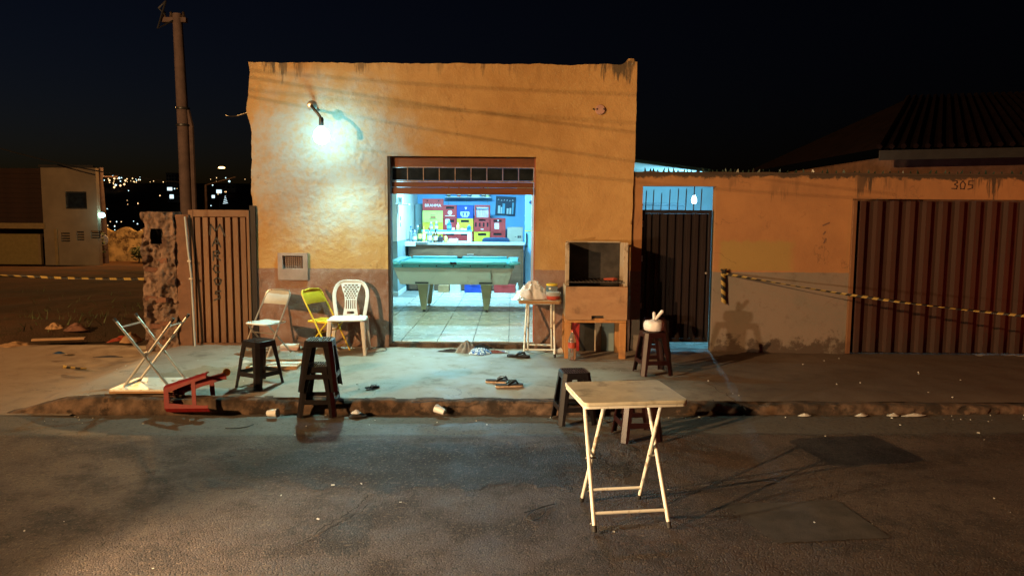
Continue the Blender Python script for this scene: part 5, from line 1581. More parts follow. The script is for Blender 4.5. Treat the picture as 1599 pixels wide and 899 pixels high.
# crate lying on its side, open top towards the door
oc = thing('open_crate', 'red crate tipped on its side with its pale inside showing', 'crate', (x4, 15.62, 1.617), 0, 'stacked bottle crates')
part('frame_side', (-.16, -.17, .0), (-.13, .15, .275), MAT['crate_red'], oc, .004); part('frame_side', (.13, -.17, .0), (.16, .15, .275), MAT['crate_red'], oc, .004)
part('frame_top', (-.129, -.17, .235), (.129, .15, .275), MAT['crate_red'], oc, .004); part('frame_bottom', (-.129, -.17, .0), (.129, .15, .018), MAT['crate_red'], oc, .004)
MAT['pink_inside'] = M('pinkish_crate_inside', (.50, .36, .42), .5, var=.3, vs=14, stretch=(3, 3, .6))
part('base', (-.129, -.10, .019), (.129, -.08, .19), MAT['pink_inside'], oc, 0)
part('handle_bar', (-.11, -.172, .206), (.11, -.165, .226), MAT['print_white'], oc, .002)
column(x4, .345, 1.616, [
    ('red crate with a row of upright slots under the tipped crate', MAT['crate_red'], 'bars', em_rect(-.03, .03, .16, .21, WH)),
    ('yellow crate with a dark slot behind the blue chair back', MAT['crate_yellow'], 'slot', None),
    ('red crate low in the fourth stack', MAT['crate_red'], 'slot', None),
    ('lowest red crate of the fourth stack', MAT['crate_red'], 'slot', None), ])
column(x5, .33, 1.625, [
    ('red crate with a white paper tag at the right end of the stacks', MAT['crate_red'], 'slot', em_many(em_tri(.01, .80, .02, WH), em_rect(-.06, .03, .18, .62, WH, 'tag'))),
    ('dark red crate under the paper tagged crate', MAT['crate_red'], 'slot', None),
    ('red crate low in the right stack', MAT['crate_red'], 'slot', None),
    ('lowest red crate of the right stack', MAT['crate_red'], 'slot', None), ])
gc = thing('grey_cabinet', 'tall narrow grey cabinet between the pier and the crates', 'cabinet', (-1.955, 15.90, FZ))
part('body', (-.10, -.25, .0), (.07, .3, 1.69), MAT['dado_grey'], gc, .006)
part('door', (-.09, -.266, .04), (.06, -.251, 1.66), MAT['dado_grey'], gc, .003)
for i, (x, z, mm, lab) in enumerate(((-1.94, 1.30, 'blue_vinyl', 'dark blue drum beside the pier behind the counter'),)):
    t = thing('blue_drum', lab, 'drum', (-2.02, 15.2, FZ)); MB().lathe([(.0, 0), (.11, 0), (.115, .02), (.115, 1.14), (.10, 1.16), (0, 1.165)], 18).build('body', MAT[mm], t); MB().lathe([(.117, .55), (.121, .56), (.121, .60), (.117, .61)], 18).build('hoop', MAT[mm], t)
# cardboard box on the counter's far side
kb_ = thing('cardboard_box', 'grey brown cardboard box at the right end behind the counter', 'box', (.05, 15.35, 1.10))
part('carton', (-.155, -.15, .0), (.165, .15, .335), MAT['card'], kb_, .003)
part('flap', (-.14, -.152, .336), (.165, -.0, .345), MAT['card'], kb_, 0)
m = MB(); m.span((.055, -.1515, .12), (.10, -.1503, .17)); m.span((.108, -.1515, .12), (.13, -.1503, .17)); m.span((.0, -.1515, .14), (.03, -.1503, .152)); m.build('printed_mark', MAT['print_dark'], kb_)
tb = thing('box_stand', 'low crate stand carrying the cardboard box', 'stand', (.05, 15.35, FZ))
part('top', (-.17, -.16, .85), (.18, .17, .875), MAT['counter_wood'], tb)
for sx in (-.15, .16):
    for sy in (-.14, .15): part('leg', (sx - .015, sy - .015, 0), (sx + .015, sy + .015, .849), MAT['counter_wood'], tb, 0)
# blue chair back behind the counter
bc = thing('blue_chair', 'dark blue padded chair whose rounded back shows above the counter', 'chair', (-.335, 15.12, FZ))
m = MB()
pr = [(-.28, .86), (.28, .86), (.28, .96), (.25, 1.0), (.15, 1.012), (-.15, 1.012), (-.25, 1.0), (-.28, .96)]
m.prism(pr, -.03, .03, M=Matrix.Rotation(R(90), 4, 'X')); m.build('backrest', MAT['blue_vinyl'], bc, bevel=.015)
part('seat', (-.22, -.44, .42), (.22, .0, .48), MAT['blue_vinyl'], bc, .015)
for sx in (-.2, .2):
    m = MB(); m.tube([(sx, .0, 0), (sx, .0, .87)], .012, 8); m.build('rear_leg', MAT['steel_dark'], bc)
    m = MB(); m.tube([(sx, -.4, 0), (sx, -.4, .42)], .012, 8); m.build('front_leg', MAT['steel_dark'], bc)
# poster
po = thing('navy_poster', 'tilted dark navy poster with pale blue print on the blue wall', 'poster', (-.155, 16.235, 1.885))
po.rotation_euler = (0, R(3), 0)
part('sheet', (-.215, -.004, -.205), (.215, .004, .205), MAT['navy'], po, 0)
for x, w_, h_, mm in ((-.16, .05, .17, 'poster_light'), (-.10, .03, .14, 'poster_light'), (.03, .045, .12, 'poster_light'), (.09, .04, .13, 'poster_light'), (-.065, .055, .22, 'poster_blue'), (.145, .035, .25, 'poster_blue')):
    part('print', (x, -.0052, -.17), (x + w_, -.0042, -.17 + h_), MAT[mm], po, 0)
for x, z in ((-.16, .13), (-.09, .115), (-.03, .125), (.03, .125), (.09, .115), (.15, .13)):
    m = MB(); m.strokes([[(x - .012, z - .012), (x, z + .012), (x + .012, z - .008)]], .008, -.0052, -.0042); m.build('printed_mark', MAT['poster_light'], po)
# hanging shelf high on the wall
hs_ = thing('wall_shelf', 'thin shelf of ornaments high on the blue wall, cut by the lintel', 'shelf', (-.96, 16.1, 2.055))
part('board', (-.49, -.10, .0), (.49, .12, .018), MAT['shelf_white'], hs_, 0)
for x in (-.42, -.03, .42):
    m = MB(); m.tube([(x, -.09, .0), (x, -.09, -.26)], .003, 5); m.build('hanger_cord', MAT['dado_grey'], hs_)
for (x, mm, lab) in ((-.42, 'glass_green', 'green bottle at the left end of the high wall shelf'), (-.20, 'crate_red', 'red tin on the high wall shelf'), (.02, 'blue_vinyl', 'dark bottle in the middle of the high wall shelf'), (.33, 'glass_amber', 'brown bottle right on the high wall shelf'), (.42, 'label_yellow', 'cream tin at the right end of the high wall shelf')):
    t = thing('ornament', lab, 'ornament', (-.96 + x, 16.1, 2.0735), group='ornaments on the high wall shelf')
    MB().lathe([(.0, 0), (.04, 0), (.042, .01), (.042, .12), (.02, .16), (.018, .2), (0, .2)], 10).build('body', MAT[mm], t)
    MB().lathe([(.043, .03), (.0435, .031), (.0435, .09), (.043, .091)], 10).build('label', MAT['label_white'], t)
o = MB().box((0, 0, .06), (.17, .03, .12)).build('framed_card', MAT['label_white'], bevel=.002); o.location = (-.80, 16.08, 2.0735); tag(o, 'pale framed card standing on the high wall shelf', 'card')
# fridge
fr_ = thing('fridge', 'pale blue fridge on the right beyond the red jamb', 'fridge', (.55, 14.55, FZ))
part('lower_door', (-.305, -.05, .05), (.30, -.0, 1.15), MAT['fridge'], fr_, .008)
part('upper_door', (-.305, -.05, 1.17), (.30, -.0, 1.95), MAT['fridge'], fr_, .008)
part('cabinet', (-.30, .001, .03), (.30, .55, 1.96), MAT['fridge'], fr_, .008)
part('trim_strip', (-.308, -.056, 1.151), (.30, -.01, 1.169), MAT['yellow_paint'], fr_, .002)
part('handle', (-.285, -.075, .85), (-.262, -.051, 1.12), MAT['steel_dark'], fr_, .004)
m = MB(); m.lathe([(0, 0), (.03, 0), (.035, .012), (.02, .02), (0, .021)], 12, M=Matrix.Translation((-.20, -.051, 1.72)) @ UPRIGHT); m.build('badge', MAT['blue_vinyl'], fr_)
# white perforated strip on the red partition
ps_ = thing('perforated_strip', 'white perforated metal strip on the red inner jamb', 'strip', (.335, 12.6, 1.45))
m = MB(); m.span((-.004, -.02, 0), (.003, .06, .62)); m.build('strip', MAT['white_plastic'], ps_)
m = MB()
for k in range(11): m.span((-.0055, .0, .03 + k * .053), (-.0045, .04, .055 + k * .053))
m.build('hole', MAT['black'], ps_)
# little bracket shelf and switch on the pier
br_ = thing('pier_shelf', 'small white bracket shelf with a box on the pale pier', 'shelf', (-2.05, 13.42, 1.86))
part('board', (-.055, -.13, .0), (.19, .09, .014), MAT['shelf_white'], br_, .002)
part('bracket', (-.045, -.11, -.16), (-.03, -.09, -.001), MAT['shelf_white'], br_, 0)
o = MB().box((0, 0, .06), (.10, .10, .12)).build('shelf_box', MAT['room_white'], bevel=.004); o.location = (-2.03, 13.40, 1.875); tag(o, 'small pale box on the bracket shelf of the pier', 'box')
for i, z in enumerate((1.62, 1.50)):
    o = MB().box((0, 0, 0), (.008, .05, .07)).build('wall_switch', MAT['steel_dark'], bevel=.002); o.location = (-2.066, 13.7, z); tag(o, ['upper dark switch on the side of the pale pier', 'lower dark switch on the side of the pale pier'][i], 'switch')
# low clutter along the foot of the counter
for i, (xa, xb, h_, mm, lab) in enumerate(((-1.66, -1.50, .16, 'shelf_white', 'white box on the floor at the counter foot, leftmost'), (-1.40, -1.20, .13, 'straw_board', 'brown box on the floor at the counter foot'), (-1.17, -.98, .15, 'label_white', 'pale box right of the brown one at the counter foot'), (-.90, -.55, .17, 'crate_blue', 'blue crate on the floor at the counter foot'), (-.34, .06, .15, 'crate_red', 'red crate on the floor at the counter foot'))):
    t = thing('floor_box', lab, 'box', ((xa + xb) / 2, 14.05, FZ + .001), group='boxes at the counter foot')
    w_ = (xb - xa) / 2
    m = MB(); m.holed([-w_, w_], [0, h_], [(-.05, .05, h_ * .6, h_ * .85)] if 'crate' in mm else [], -.1, -.088); m.build('front', MAT[mm], t)
    part('body', (-w_, -.0875, 0), (w_, .1, h_ - .004), MAT[mm], t, .003)
o = MB().lathe([(.0, 0), (.03, 0), (.03, .12), (.012, .16), (.012, .19), (0, .19)], 10).build('floor_bottle', MAT['white_plastic']); o.location = (.10, 14.0, FZ + .001); tag(o, 'white bottle on the floor at the right end of the counter', 'bottle')
o = MB().box((0, 0, .05), (.12, .2, .1)).build('floor_basket', MAT['steel_dark'], bevel=.01); o.location = (.265, 13.75, FZ + .001); tag(o, 'dark box on the floor beside the fridge', 'box')

# ================================================================== YARD BEHIND THE SPIKED GATE
yf = MB().span((1.40, WALL_Y + .0, -.1), (6.5, 13.4, .10)).build('yard_floor', MAT['tile']); structure(yf)
yw = thing('yard_wall', 'pale blue yard wall seen above the spiked gate', 'wall', (0, 0, 0))
part('wall', (1.39, 12.4, .101), (5.2, 12.55, 2.25), MAT['yard_wall'], yw, 0)
yb_ = thing('yard_block', 'grey box shape in the yard above the spiked gate', 'block', (2.35, 12.0, .102))
part('body', (-.30, -.15, .0), (.38, .15, 1.76), MAT['yard_grey'], yb_, .01); part('lid', (-.32, -.17, 1.761), (.40, .17, 1.80), MAT['yard_grey'], yb_, .004)
yl = thing('yard_lamp', 'lit white bulb hanging in the yard above the spiked gate', 'lamp', (2.62, 10.75, 1.92))
MB().lathe([(.014, .07), (.022, .045), (.034, .012), (.036, -.014), (.024, -.038), (0, -.048)], 14).build('bulb', MAT['yard_bulb'], yl)
MB().tube([(0, 0, .071), (0, 0, .42)], .008, 6).build('cord', MAT['steel_dark'], yl)
# lean-to roof: only its lit soffit edge shows over the wall
lr = thing('lean_to_roof', 'sloping lean-to roof with a lit pale edge above the side wall', 'roof', (0, 0, 0))
def slope(a, b, y0, y1, t, m_, name, par):
    m = MB()
    m.quadprism([(a[0], y0, a[1] - t), (b[0], y0, b[1] - t), (b[0], y1, b[1] - t), (a[0], y1, a[1] - t)], [(a[0], y0, a[1]), (b[0], y0, b[1]), (b[0], y1, b[1]), (a[0], y1, a[1])])
    return m.build(name, m_, par)
p0, p1 = on_y(985, 246, 10.1), on_y(1110, 264, 10.1)
slope((p0.x - .1, p0.z + .0), (p1.x, p1.z), 10.1, 12.39, .035, MAT['dark_roof'], 'roof_sheet', lr)
slope((p0.x - .1, p0.z - .036), (p1.x, p1.z - .036), 10.1, 12.38, .012, MAT['room_white'], 'ceiling_boards', lr)
slope((p0.x - .1, p0.z - .049), (p1.x - .02, p1.z - .049), 11.7, 11.78, .05, MAT['room_white'], 'rafter', lr)

# neighbouring house on the right, almost lost in the dark
nh = thing('dark_house', 'dim house with a tiled roof rising behind the corrugated gate', 'house', (0, 0, 0))
Yh = 14.0
q = lambda px, py, y: on_y(px, py, y)
e0, e1, rdg = q(1372, 232, Yh), q(1640, 200, Yh), q(1640, 128, Yh + 3)
m = MB(); m.span((e0.x + .5, Yh + .5, -.2), (e0.x + 9, Yh + 7, e0.z - .1)); m.build('wall', MAT['brown_wall'], nh)
rows_ = 16
m = MB()
A0, A1 = Vector((e0.x, Yh, e0.z)), Vector((e0.x + 9, Yh, e0.z + .25))
B0_, B1_ = Vector((e0.x + 2.6, Yh + 4, e0.z + 1.55)), Vector((e0.x + 9, Yh + 4, e0.z + 1.8))
m.add([A0, A1, B1_, B0_], [(0, 1, 2, 3)]); m.add([A0 - Vector((0, 0, .08)), A1 - Vector((0, 0, .08)), B1_ - Vector((0, 0, .08)), B0_ - Vector((0, 0, .08))], [(3, 2, 1, 0)])
m.add([A0, Vector((e0.x, Yh + 8, e0.z)), B0_], [(0, 1, 2)])
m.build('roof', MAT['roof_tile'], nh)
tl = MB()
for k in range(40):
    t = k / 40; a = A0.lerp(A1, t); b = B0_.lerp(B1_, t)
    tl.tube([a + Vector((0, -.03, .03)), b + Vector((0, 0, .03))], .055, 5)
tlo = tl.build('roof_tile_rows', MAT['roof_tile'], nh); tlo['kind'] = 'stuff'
m = MB(); m.quadprism([A0 + Vector((0, -.06, -.22)), A1 + Vector((0, -.06, -.22)), A1 + Vector((0, -.02, -.22)), A0 + Vector((0, -.02, -.22))], [A0 + Vector((0, -.06, -.04)), A1 + Vector((0, -.06, -.04)), A1 + Vector((0, -.02, -.04)), A0 + Vector((0, -.02, -.04))]); m.build('fascia', MAT['roof_trim'], nh)
for k in range(4):
    p = on_y(1434 + k * 5.3, 267 - (k % 2), 60)
    o = MB().lathe([(0, -.05), (.05, 0), (0, .05)], 6).build('distant_lamp', MAT['city_white']); o.location = p
    tag(o, ['leftmost', 'second from the left', 'third from the left', 'rightmost'][k] + ' of the four tiny white lamps just over the side wall', 'lamp', 'far white lamps over the side wall')

# ================================================================== LEFT BACKGROUND
def gz(x, y): return ground_z(x, y)
Yb = 38.0
hb = thing('beige_house', 'beige two storey house with a garage at the far left', 'house', (0, 0, 0))
p = lambda px, py, y=Yb: on_y(px, py, y)
zb = p(80, 421).z
xr, xm, xl = p(146, 300).x, p(65, 300).x, p(-90, 300).x
zt = p(100, 262).z
m = MB()
wn_ = (p(86, 0).x, p(120, 0).x, p(86, 326).z, p(86, 299).z)
vents_ = [(p(a, 0).x, p(b, 0).x, p(a, c).z, p(a, d).z) for a, b, c, d in ((76, 90, 377, 363), (101, 113, 375, 361), (124, 136, 372, 360))]
m.holed([xm, xr], [zb - .5, zt], [wn_] + vents_, Yb, Yb + .3); m.build('wall', MAT['house_beige'], hb)
xq = xr * (Yb + 9) / Yb - .3
m = MB(); m.quadprism([(xr - .3, Yb + .31, zb - .5), (xr, Yb + .31, zb - .5), (xq, Yb + 9, zb - .5), (xq - .3, Yb + 9, zb - .5)], [(xr - .3, Yb + .31, zt), (xr, Yb + .31, zt), (xq, Yb + 9, zt), (xq - .3, Yb + 9, zt)])
m.build('side_wall', MAT['house_beige'], hb)
m = MB(); m.quadprism([(xm - .05, Yb - .1, zt + .002), (xr + .1, Yb - .1, zt + .002), (xq + .1, Yb + 9, zt + .002), (xm - 2, Yb + 9, zt + .002)], [(xm - .05, Yb - .1, zt + .14), (xr + .1, Yb - .1, zt + .14), (xq + .1, Yb + 9, zt + .14), (xm - 2, Yb + 9, zt + .14)]); m.build('roof', MAT['roof_trim'], hb)
fr2 = MB(); fr2.holed([wn_[0] + .002, wn_[1] - .002], [wn_[2] + .002, wn_[3] - .002], [(wn_[0] + .07, wn_[1] - .07, wn_[2] + .07, wn_[3] - .07)], Yb + .06, Yb + .16); wf = fr2.build('window', MAT['steel_dark'], hb)
part('pane', (wn_[0] + .072, Yb + .10, wn_[2] + .072), (wn_[1] - .072, Yb + .12, wn_[3] - .072), MAT['pane'], wf, 0)
for v in vents_:
    f_ = MB().span((v[0] + .002, Yb + .12, v[2] + .002), (v[1] - .002, Yb + .2, v[3] - .002)).build('vent_window', MAT['steel_dark'], hb)
    m = MB()
    for k in range(3): m.span((v[0] + .004, Yb + .06, v[2] + .06 + k * .13), (v[1] - .004, Yb + .10, v[2] + .12 + k * .13))
    m.build('louvre', MAT['house_beige'], f_)
zt2 = p(30, 262).z; zbm = p(30, 348).z
m = MB(); m.span((xl, Yb + .4, zbm + .0), (xm - .002, Yb + 1.6, zt2)); m.build('upper_wall', MAT['house_brown'], hb)
bd = None
nb = 11
for k in range(nb):
    z0_ = zbm + .02 + (zt2 - zbm - .04) * k / nb
    h_ = (zt2 - zbm) / nb
    if bd is None:
        o = MB().span((xl, Yb + .33, 0), (xm - .004, Yb + .398, h_ * .9)).build('board', MAT['house_brown'], hb); bd = o.data
    else: o = link('board', bd, hb)
    o.location.z = z0_
part('beam', (xl, Yb - .08, p(30, 357).z), (xm + .1, Yb + .33, zbm), MAT['house_trim'], hb, .02)
part('post', (p(66, 0).x, Yb - .08, zb - .4), (p(71, 0).x, Yb - .002, p(30, 357).z - .002), MAT['house_trim'], hb, .02)
part('garage_wall', (xl, Yb + 2.5, zb - .5), (xm - .003, Yb + 2.7, p(30, 357).z), MAT['house_brown'], hb, 0)
part('garage_door', (p(-60, 0).x, Yb + .9, zb - .3), (p(20, 0).x, Yb + 1.0, p(20, 366).z), MAT['garage'], hb, .01)
part('garage_jamb', (p(20.5, 0).x, Yb + .85, zb - .3), (p(25, 0).x, Yb + 1.05, p(20, 366).z), MAT['house_trim'], hb, .01)
# far mottled wall and lane
fw = thing('mottled_wall', 'stained low wall across the far end of the lane on the left', 'wall', (0, 0, 0))
Yw = 44.0
a, b = p(152, 400, Yw), p(240, 400, Yw)
m = MB()
xs_ = lin(a.x, b.x, 14); zbw = a.z - .9
tops = [p(152 + 88 * i / 14, 358 - 4 * math.sin(i * 1.1), Yw).z + .08 * fbm(i * .8, 2, 2) for i in range(15)]
for i in range(14):
    m.quadprism([(xs_[i], Yw, zbw), (xs_[i + 1], Yw, zbw), (xs_[i + 1], Yw + .25, zbw), (xs_[i], Yw + .25, zbw)], [(xs_[i], Yw, tops[i]), (xs_[i + 1], Yw, tops[i + 1]), (xs_[i + 1], Yw + .25, tops[i + 1]), (xs_[i], Yw + .25, tops[i])])
m.build('wall', MAT['mottled'], fw)
# utility pole with a street lamp cluster at the lane
up = thing('lane_pole', 'slender utility pole with a white ring mark beside the far lane', 'utility pole', (p(164, 400, 41).x, 41.0, gz(p(164, 400, 41).x, 41)))
zz = p(164, 262, 41).z - up.location.z
MB().tube([(0, 0, -.3), (0, 0, zz)], [.20, .11], 10).build('pole', MAT['pole'], up)
m = MB(); m.tube([(-.9, 0, zz - .5), (.9, 0, zz - .5)], .06, 6); m.build('crossarm', MAT['pole'], up)
m = MB()
zc = p(166, 374, 41).z - up.location.z
m.lathe([(.20, 0), (.30, 0), (.30, .03), (.20, .03)], 20, M=Matrix.Translation((.05, -.21, zc)) @ UPRIGHT); m.build('ring_sign', MAT['print_white'], up)
# sodium lamps near the lane; a separate unseen light brightens it
for i, (px_, py_, y_, lab) in enumerate(((151, 295, 52, 'large orange street lamp glowing right of the beige house'), (147, 304, 58, 'lower orange street lamp just right of the beige house'), (156, 302, 66, 'small orange street lamp nearest the slender pole'))):
    c = p(px_, py_, y_)
    t = thing('street_lamp', lab, 'street lamp', (c.x, y_, gz(c.x, y_)), group='orange street lamps along the lane')
    hh_ = c.z - t.location.z
    MB().tube([(.0, 0, 0), (0, 0, hh_ + .2)], [.12, .07], 7).build('pole', MAT['pole'], t)
    MB().lathe([(0, -.22), (.20 - .04 * i, -.12), (.26 - .05 * i, .0), (.16, .12), (0, .16)], 10, (0, -.1, hh_)).build('lamp_head', MAT['sodium'], t)
lamp('lane_fill_light', 'POINT', (-20.5, 40.5, 10.0), 6500, (1.0, .48, .14), .2)  # added light with no lamp body, brightens the lane and far wall
fb_ = thing('wall_floodlight', 'bluish white floodlight on the corner of the beige house', 'floodlight', (xr + .25, Yb + .2, p(146, 336).z))
MB().lathe([(0, -.14), (.14, -.08), (.17, 0), (.12, .1), (0, .14)], 12).build('lens', emit('lit_floodlight', (.45, .95, 1.0), 9), fb_)
MB().tube([(-.24, 0, .0), (-.1, 0, .0)], .03, 6).build('arm', MAT['steel_dark'], fb_)
lamp('floodlight_light', 'POINT', (xr + .8, Yb - .5, p(146, 336).z), 12, (.45, .95, 1.0), .1)
# bushes along the lane
def bush(label, x, y, z, rx, rz_, n=420, seed=1):
    rnd = random.Random(seed)
    t = thing('bush', label, 'bush', (x, y, z))
    m = MB()
    for k in range(n):
        while True:
            v = Vector((rnd.uniform(-1, 1), rnd.uniform(-1, 1), rnd.uniform(-1, 1)))
            if .25 < v.length < 1: break
        v *= (.75 + .45 * fbm(v.x * 1.7, v.y * 1.7, v.z * 1.7 + seed))
        c = Vector((v.x * rx, v.y * rx, rz_ + v.z * rz_)); s_ = rnd.uniform(.05, .13)
        Mx = Matrix.Translation(c) @ Matrix.Rotation(rnd.uniform(0, 6), 4, 'Z') @ Matrix.Rotation(rnd.uniform(-1.2, 1.2), 4, 'X')
        m.add([(-s_, 0, 0), (0, -s_ * .5, .02), (s_, 0, 0), (0, s_ * .5, .02)], [(0, 1, 2, 3)], 0, Mx)
    m.build('foliage', MAT['leaf'], t)
    MB().tube([(0, 0, -.1), (.03, 0, rz_ * .7)], [.06, .03], 6).build('stem', MAT['bark'], t)
c = p(152, 420, 39.5); bush('dark bush at the corner of the beige house', c.x, 39.5, gz(c.x, 39.5) - .1, .55, 1.1, 500, 3)
c = p(217, 405, 42); bush('small bush at the right end of the mottled wall', c.x, 42, gz(c.x, 42), .7, .55, 350, 5)
# near tall utility pole
c = p(288, 330, 20)
tp = thing('utility_pole', 'tall concrete utility pole rising behind the brown gate', 'utility pole', (c.x + .02, 20.0, gz(c.x, 20)))
zt_ = p(277, 22, 20).z - tp.location.z
MB().tube([(.05, 0, -.3), (.03, 0, zt_ * .62), (-.02, 0, zt_)], [.16, .15, .12], 10).build('pole', MAT['pole'], tp)
MB().tube([(.24, .05, -.3), (.22, .05, zt_ * .60), (.14, .03, zt_ * .66)], .07, 8).build('cable_duct', MAT['pole'], tp)
m = MB(); m.span((-.42, -.06, zt_ - .22), (.22, .06, zt_ - .10)); m.build('crossarm', MAT['pole'], tp)
for x in (-.36, -.18, .14):
    MB().lathe([(.03, 0), (.05, .04), (.03, .09), (.04, .13), (0, .17)], 8, (x, 0, zt_ - .099)).build('insulator', MAT['kerb'], tp)
m = MB(); m.tube([(-.3, -.08, zt_ - .05), (-.45, -.1, zt_ + .12), (-.25, -.12, zt_ + .3), (-.5, -.1, zt_ - .4), (-.1, -.1, zt_ - .2)], .025, 6); m.build('jumper_cable', MAT['cable'], tp)
m = MB()
for z_ in (zt_ * .6, zt_ * .66): m.lathe([(.17, 0), (.18, .01), (.18, .05), (.17, .06)], 12, (.03, 0, z_))
m.build('strap', MAT['steel_dark'], tp)
# street lamp over the far hillside, on a slanting arm
c = p(346, 262, 70)
sl_ = thing('street_lamp', 'orange street lamp on a slanting arm left of the bar', 'street lamp', (p(320, 262, 70).x, 70, gz(p(320, 0, 70).x, 70)), group='orange street lamps along the lane')
hz_ = c.z - sl_.location.z; dx_ = c.x - sl_.location.x
MB().tube([(0, 0, 0), (0, 0, hz_ - 1.6)], [.16, .1], 8).build('pole', MAT['pole'], sl_)
MB().tube([(0, 0, hz_ - 1.61), (dx_ + 1.3, 0, hz_ - .25 - .6)], .06, 6).build('arm', MAT['pole'], sl_)
m = MB(); m.lathe([(0, -.10), (.20, -.05), (.25, 0), (.16, .08), (0, .10)], 12, (dx_, 0, hz_), sx=1.3); m.build('lamp_head', MAT['sodium'], sl_)
# town on the far slope
rnd = random.Random(11)
for k, (mm, nm) in enumerate((('city_warm', 0), ('city_cool', 1))):
    m = MB()
    for i in range(85 if k == 0 else 40):
        px_ = rnd.choice([rnd.uniform(150, 390), rnd.uniform(150, 225)]); y_ = rnd.choice([rnd.uniform(240, 420), rnd.uniform(420, 880), rnd.uniform(600, 880)])
        x_ = (px_ - 799.5) / F_PX * y_
        z_ = gz(x_, y_) + rnd.uniform(2, 6)
        s_ = y_ / 1155 * rnd.choice([.6, .8, .9, 1.1, 1.8])
        m.add([(x_ - s_, y_, z_), (x_, y_ - s_, z_), (x_ + s_, y_, z_), (x_, y_ + s_, z_), (x_, y_, z_ - s_), (x_, y_, z_ + s_)], [(0, 1, 5), (1, 2, 5), (2, 3, 5), (3, 0, 5), (1, 0, 4), (2, 1, 4), (3, 2, 4), (0, 3, 4)])
    o = m.build('town_lights', MAT[mm], sharp=5)
    tag(o, ['warm lamps scattered over the far town', 'cool lamps scattered over the far town'][k], None, None, 'stuff')
def far_building(label, px0, px1, py0, y, floors, m_, cat='building', lit=None):
    a, b = p(px0, py0, y), p(px1, py0, y)
    g_ = gz((a.x + b.x) / 2, y)
    t = thing('far_building', label, cat, ((a.x + b.x) / 2, y, g_), group='buildings of the far town')
    w = (b.x - a.x) / 2; h_ = a.z - g_
    MB().span((-w, 0, -3), (w, 12, h_)).build('wall', m_, t)
    MB().span((-w - .3, -.3, h_ + .01), (w + .3, 12.3, h_ + .6)).build('roof', MAT['roof_trim'], t)
    m = MB()
    for f in range(floors):
        for c_ in range(4):
            x = -w + w * 2 * (c_ + .25) / 4; z = h_ - 3 - f * 3.2
            if z > 1: m.span((x, -.12, z), (x + w * .25, -.02, z + 1.5))
    m.build('windows', MAT['pane'], t)['kind'] = 'stuff'
    return t
MAT['far_wall'] = M('far_pale_wall', (.35, .36, .38), .9, var=.1, vs=.2)
far_building('slim tower block on the far skyline', 259, 276, 271, 700, 9, MAT['far_wall'])
far_building('long low hall on the far skyline right of the utility pole', 338, 368, 288, 640, 1, MAT['far_wall'])
far_building('broad low block in the middle of the far town', 262, 290, 305, 560, 2, MAT['far_wall'])
for (px_, py_, w_, h_, y_, lab) in ((265, 295, 3.4, 2.2, 520, 'bright white lit sign below the slim tower'), (342, 299, 3.6, 2.4, 520, 'bright white lit sign under the slanting street lamp'), (268, 307, 2.6, 2.6, 500, 'pale lit shop front below the lit sign'), (333, 307, 2, 2, 500, 'small white flood lamp left of the lit tree')):
    c = p(px_, py_, y_)
    t = thing('lit_sign', lab, 'sign', (c.x, y_, c.z - h_ / 2), group='lit signs in the far town')
    MB().span((-w_ / 2, -.2, 0), (w_ / 2, .2, h_)).build('panel', MAT['city_white'], t, bevel=.1)
    MB().span((-.3, .21, -14), (.3, .5, h_)).build('post', MAT['steel_dark'], t)
c = p(352, 318, 480)
t = thing('lit_tree', 'tiny lit tree shaped mast in the far town', 'mast', (c.x, 480, c.z))
m = MB()
for k in range(5): m.tube([(-1.5 + k * .3, 0, k * 1.1), (1.5 - k * .3, 0, k * 1.1 + .5)], .16, 5)
m.build('light_chain', MAT['city_white'], t); MB().tube([(0, .5, -8), (0, .5, 8.5)], .25, 6).build('mast', MAT['steel_dark'], t)

# ================================================================== OVERHEAD CABLES
def cable(label, a, b, sag, r=.012, group='overhead cables'):
    a, b = Vector(a), Vector(b); P = []
    for k in range(29):
        t = k / 28; q_ = a.lerp(b, t); q_.z -= sag * 4 * t * (1 - t); P.append(q_)
    m = MB(); m.tube(P, r, 6)
    return tag(m.build('overhead_cable', MAT['cable']), label, 'cable', group)
pl_top = Vector((tp.location.x, 20, tp.location.z + zt_ - .1))
cable('dark cable sloping from the left edge down towards the far tower', (p(-60, 214, 30).x, 30, p(-60, 214, 30).z), (p(300, 286, 34).x, 34, p(300, 286, 34).z), .3, .03)
cable('thin cable reaching the bar wall from the left', (p(352, 180, 16).x, 16.0, p(352, 180, 16).z), (-2.95, 8.62, 2.88), .05, .012)
# service drops strung along the street above the pavement, out of the picture; their shadows cross the facade
LS = Vector(SODIUM)
def shadow_cable(q0, q1, t, r, lab):
    A_ = LS.lerp(Vector(q0), t); B_ = LS.lerp(Vector(q1), t)
    d = (B_ - A_).normalized()
    cable(lab, A_ - d * 1.4, B_ + d * 2.2, .06, r)
for i, (a, b, t, r, lab) in enumerate((((388, 98), (573, 112), .60, .0032, 'highest street cable in front of the bar'), ((390, 110), (700, 156), .62, .004, 'second street cable in front of the bar'), ((390, 128), (620, 150), .58, .003, 'third street cable in front of the bar'), ((600, 180), (930, 231), .64, .0035, 'fourth street cable in front of the bar'), ((841, 257), (1007, 272), .63, .0035, 'lowest street cable in front of the bar'))):
    q0, q1 = on_y(a[0], a[1], WALL_Y), on_y(b[0], b[1], WALL_Y)
    shadow_cable(q0, q1, t, r, lab)
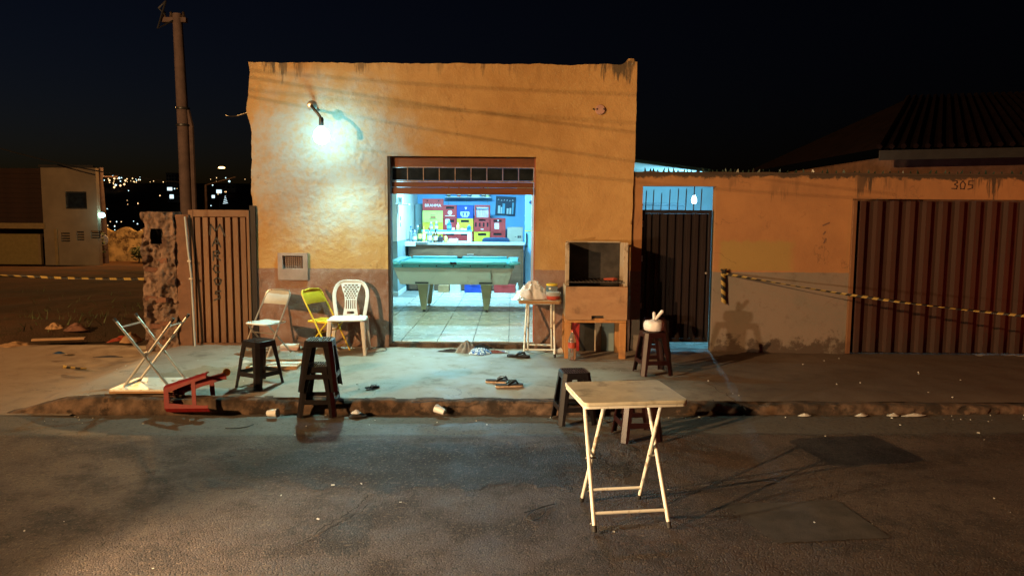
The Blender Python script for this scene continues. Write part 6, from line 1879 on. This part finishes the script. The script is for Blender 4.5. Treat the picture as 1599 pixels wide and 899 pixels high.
# rubble and scraps at the edge of the lot
for i, (px_, py_, rx, h_, mm, nm, cat_, lab) in enumerate(((85, 507, .13, .10, 'rubble_tan', 'rubble_lump', 'rubble', 'pale lump of rubble in the dark lot'), (118, 510, .16, .12, 'brick', 'rubble_lump', 'rubble', 'reddish lump of rubble right of the pale one'), (25, 525, .30, .10, 'rubble_tan', 'rubble_heap', 'rubble', 'low heap of broken rubble at the left edge of the lot'), (190, 514, .17, .09, 'rubble_red', 'red_bag', 'bag', 'red plastic bag at the edge of the lot'), (205, 520, .17, .14, 'rubble_tan', 'tan_sack', 'sack', 'tan sack leaning beside the red plastic bag'))):
    c = on_z(px_, py_ + 5, .12)
    crumple(nm, rx, rx * .7, h_, i * 1.7 + .6, MAT[mm], lab, cat_, (c.x, c.y, ground_z(c.x, c.y) if c.y > 8.95 else .06), .3 * i, n=14, fold=2.4)
c = on_z(92, 531, .08)
o = MB().box((0, 0, .015), (.60, .07, .025)).build('plank', MAT['straw_board'], bevel=.003); o.location = (c.x, c.y, max(.07, ground_z(c.x, c.y)) + .01); o.rotation_euler = (0, 0, R(14)); tag(o, 'short weathered plank lying at the edge of the lot', 'plank')
c = on_z(93, 551, .07)
crumple('dark_scrap', .08, .03, .03, 3.3, MAT['blue_vinyl'], 'dark bluish scrap on the dusty lane', 'scrap', (c.x, c.y, .065), 0, n=10)
c = on_z(172, 560, .1)
crumple('dark_rag', .16, .025, .02, 4.3, MAT['fabric_dark'], 'thin dark rag on the pavement behind the overturned table', 'rag', (c.x, c.y, .12), .1, n=10)
# rough grass at the edge of the lot
rnd = random.Random(5)
m = MB()
for k in range(900):
    x = rnd.uniform(-13, -4.3); y = 9.7 + abs(rnd.gauss(0, 3.2))
    if y > 20: continue
    if fbm(x * .6, y * .6, 3) < -.05: continue
    z = ground_z(x, y) - .01; h_ = rnd.uniform(.05, .16); a = rnd.uniform(0, 6.28); b = rnd.uniform(.02, .14); w_ = rnd.uniform(.006, .014)
    m.add([(x - w_ * math.cos(a), y - w_ * math.sin(a), z), (x + w_ * math.cos(a), y + w_ * math.sin(a), z), (x + b * math.sin(a), y + b * math.cos(a), z + h_)], [(0, 1, 2)])
tag(m.build('rough_grass', MAT['leaf']), 'rough dark grass over the empty lot', None, None, 'stuff')
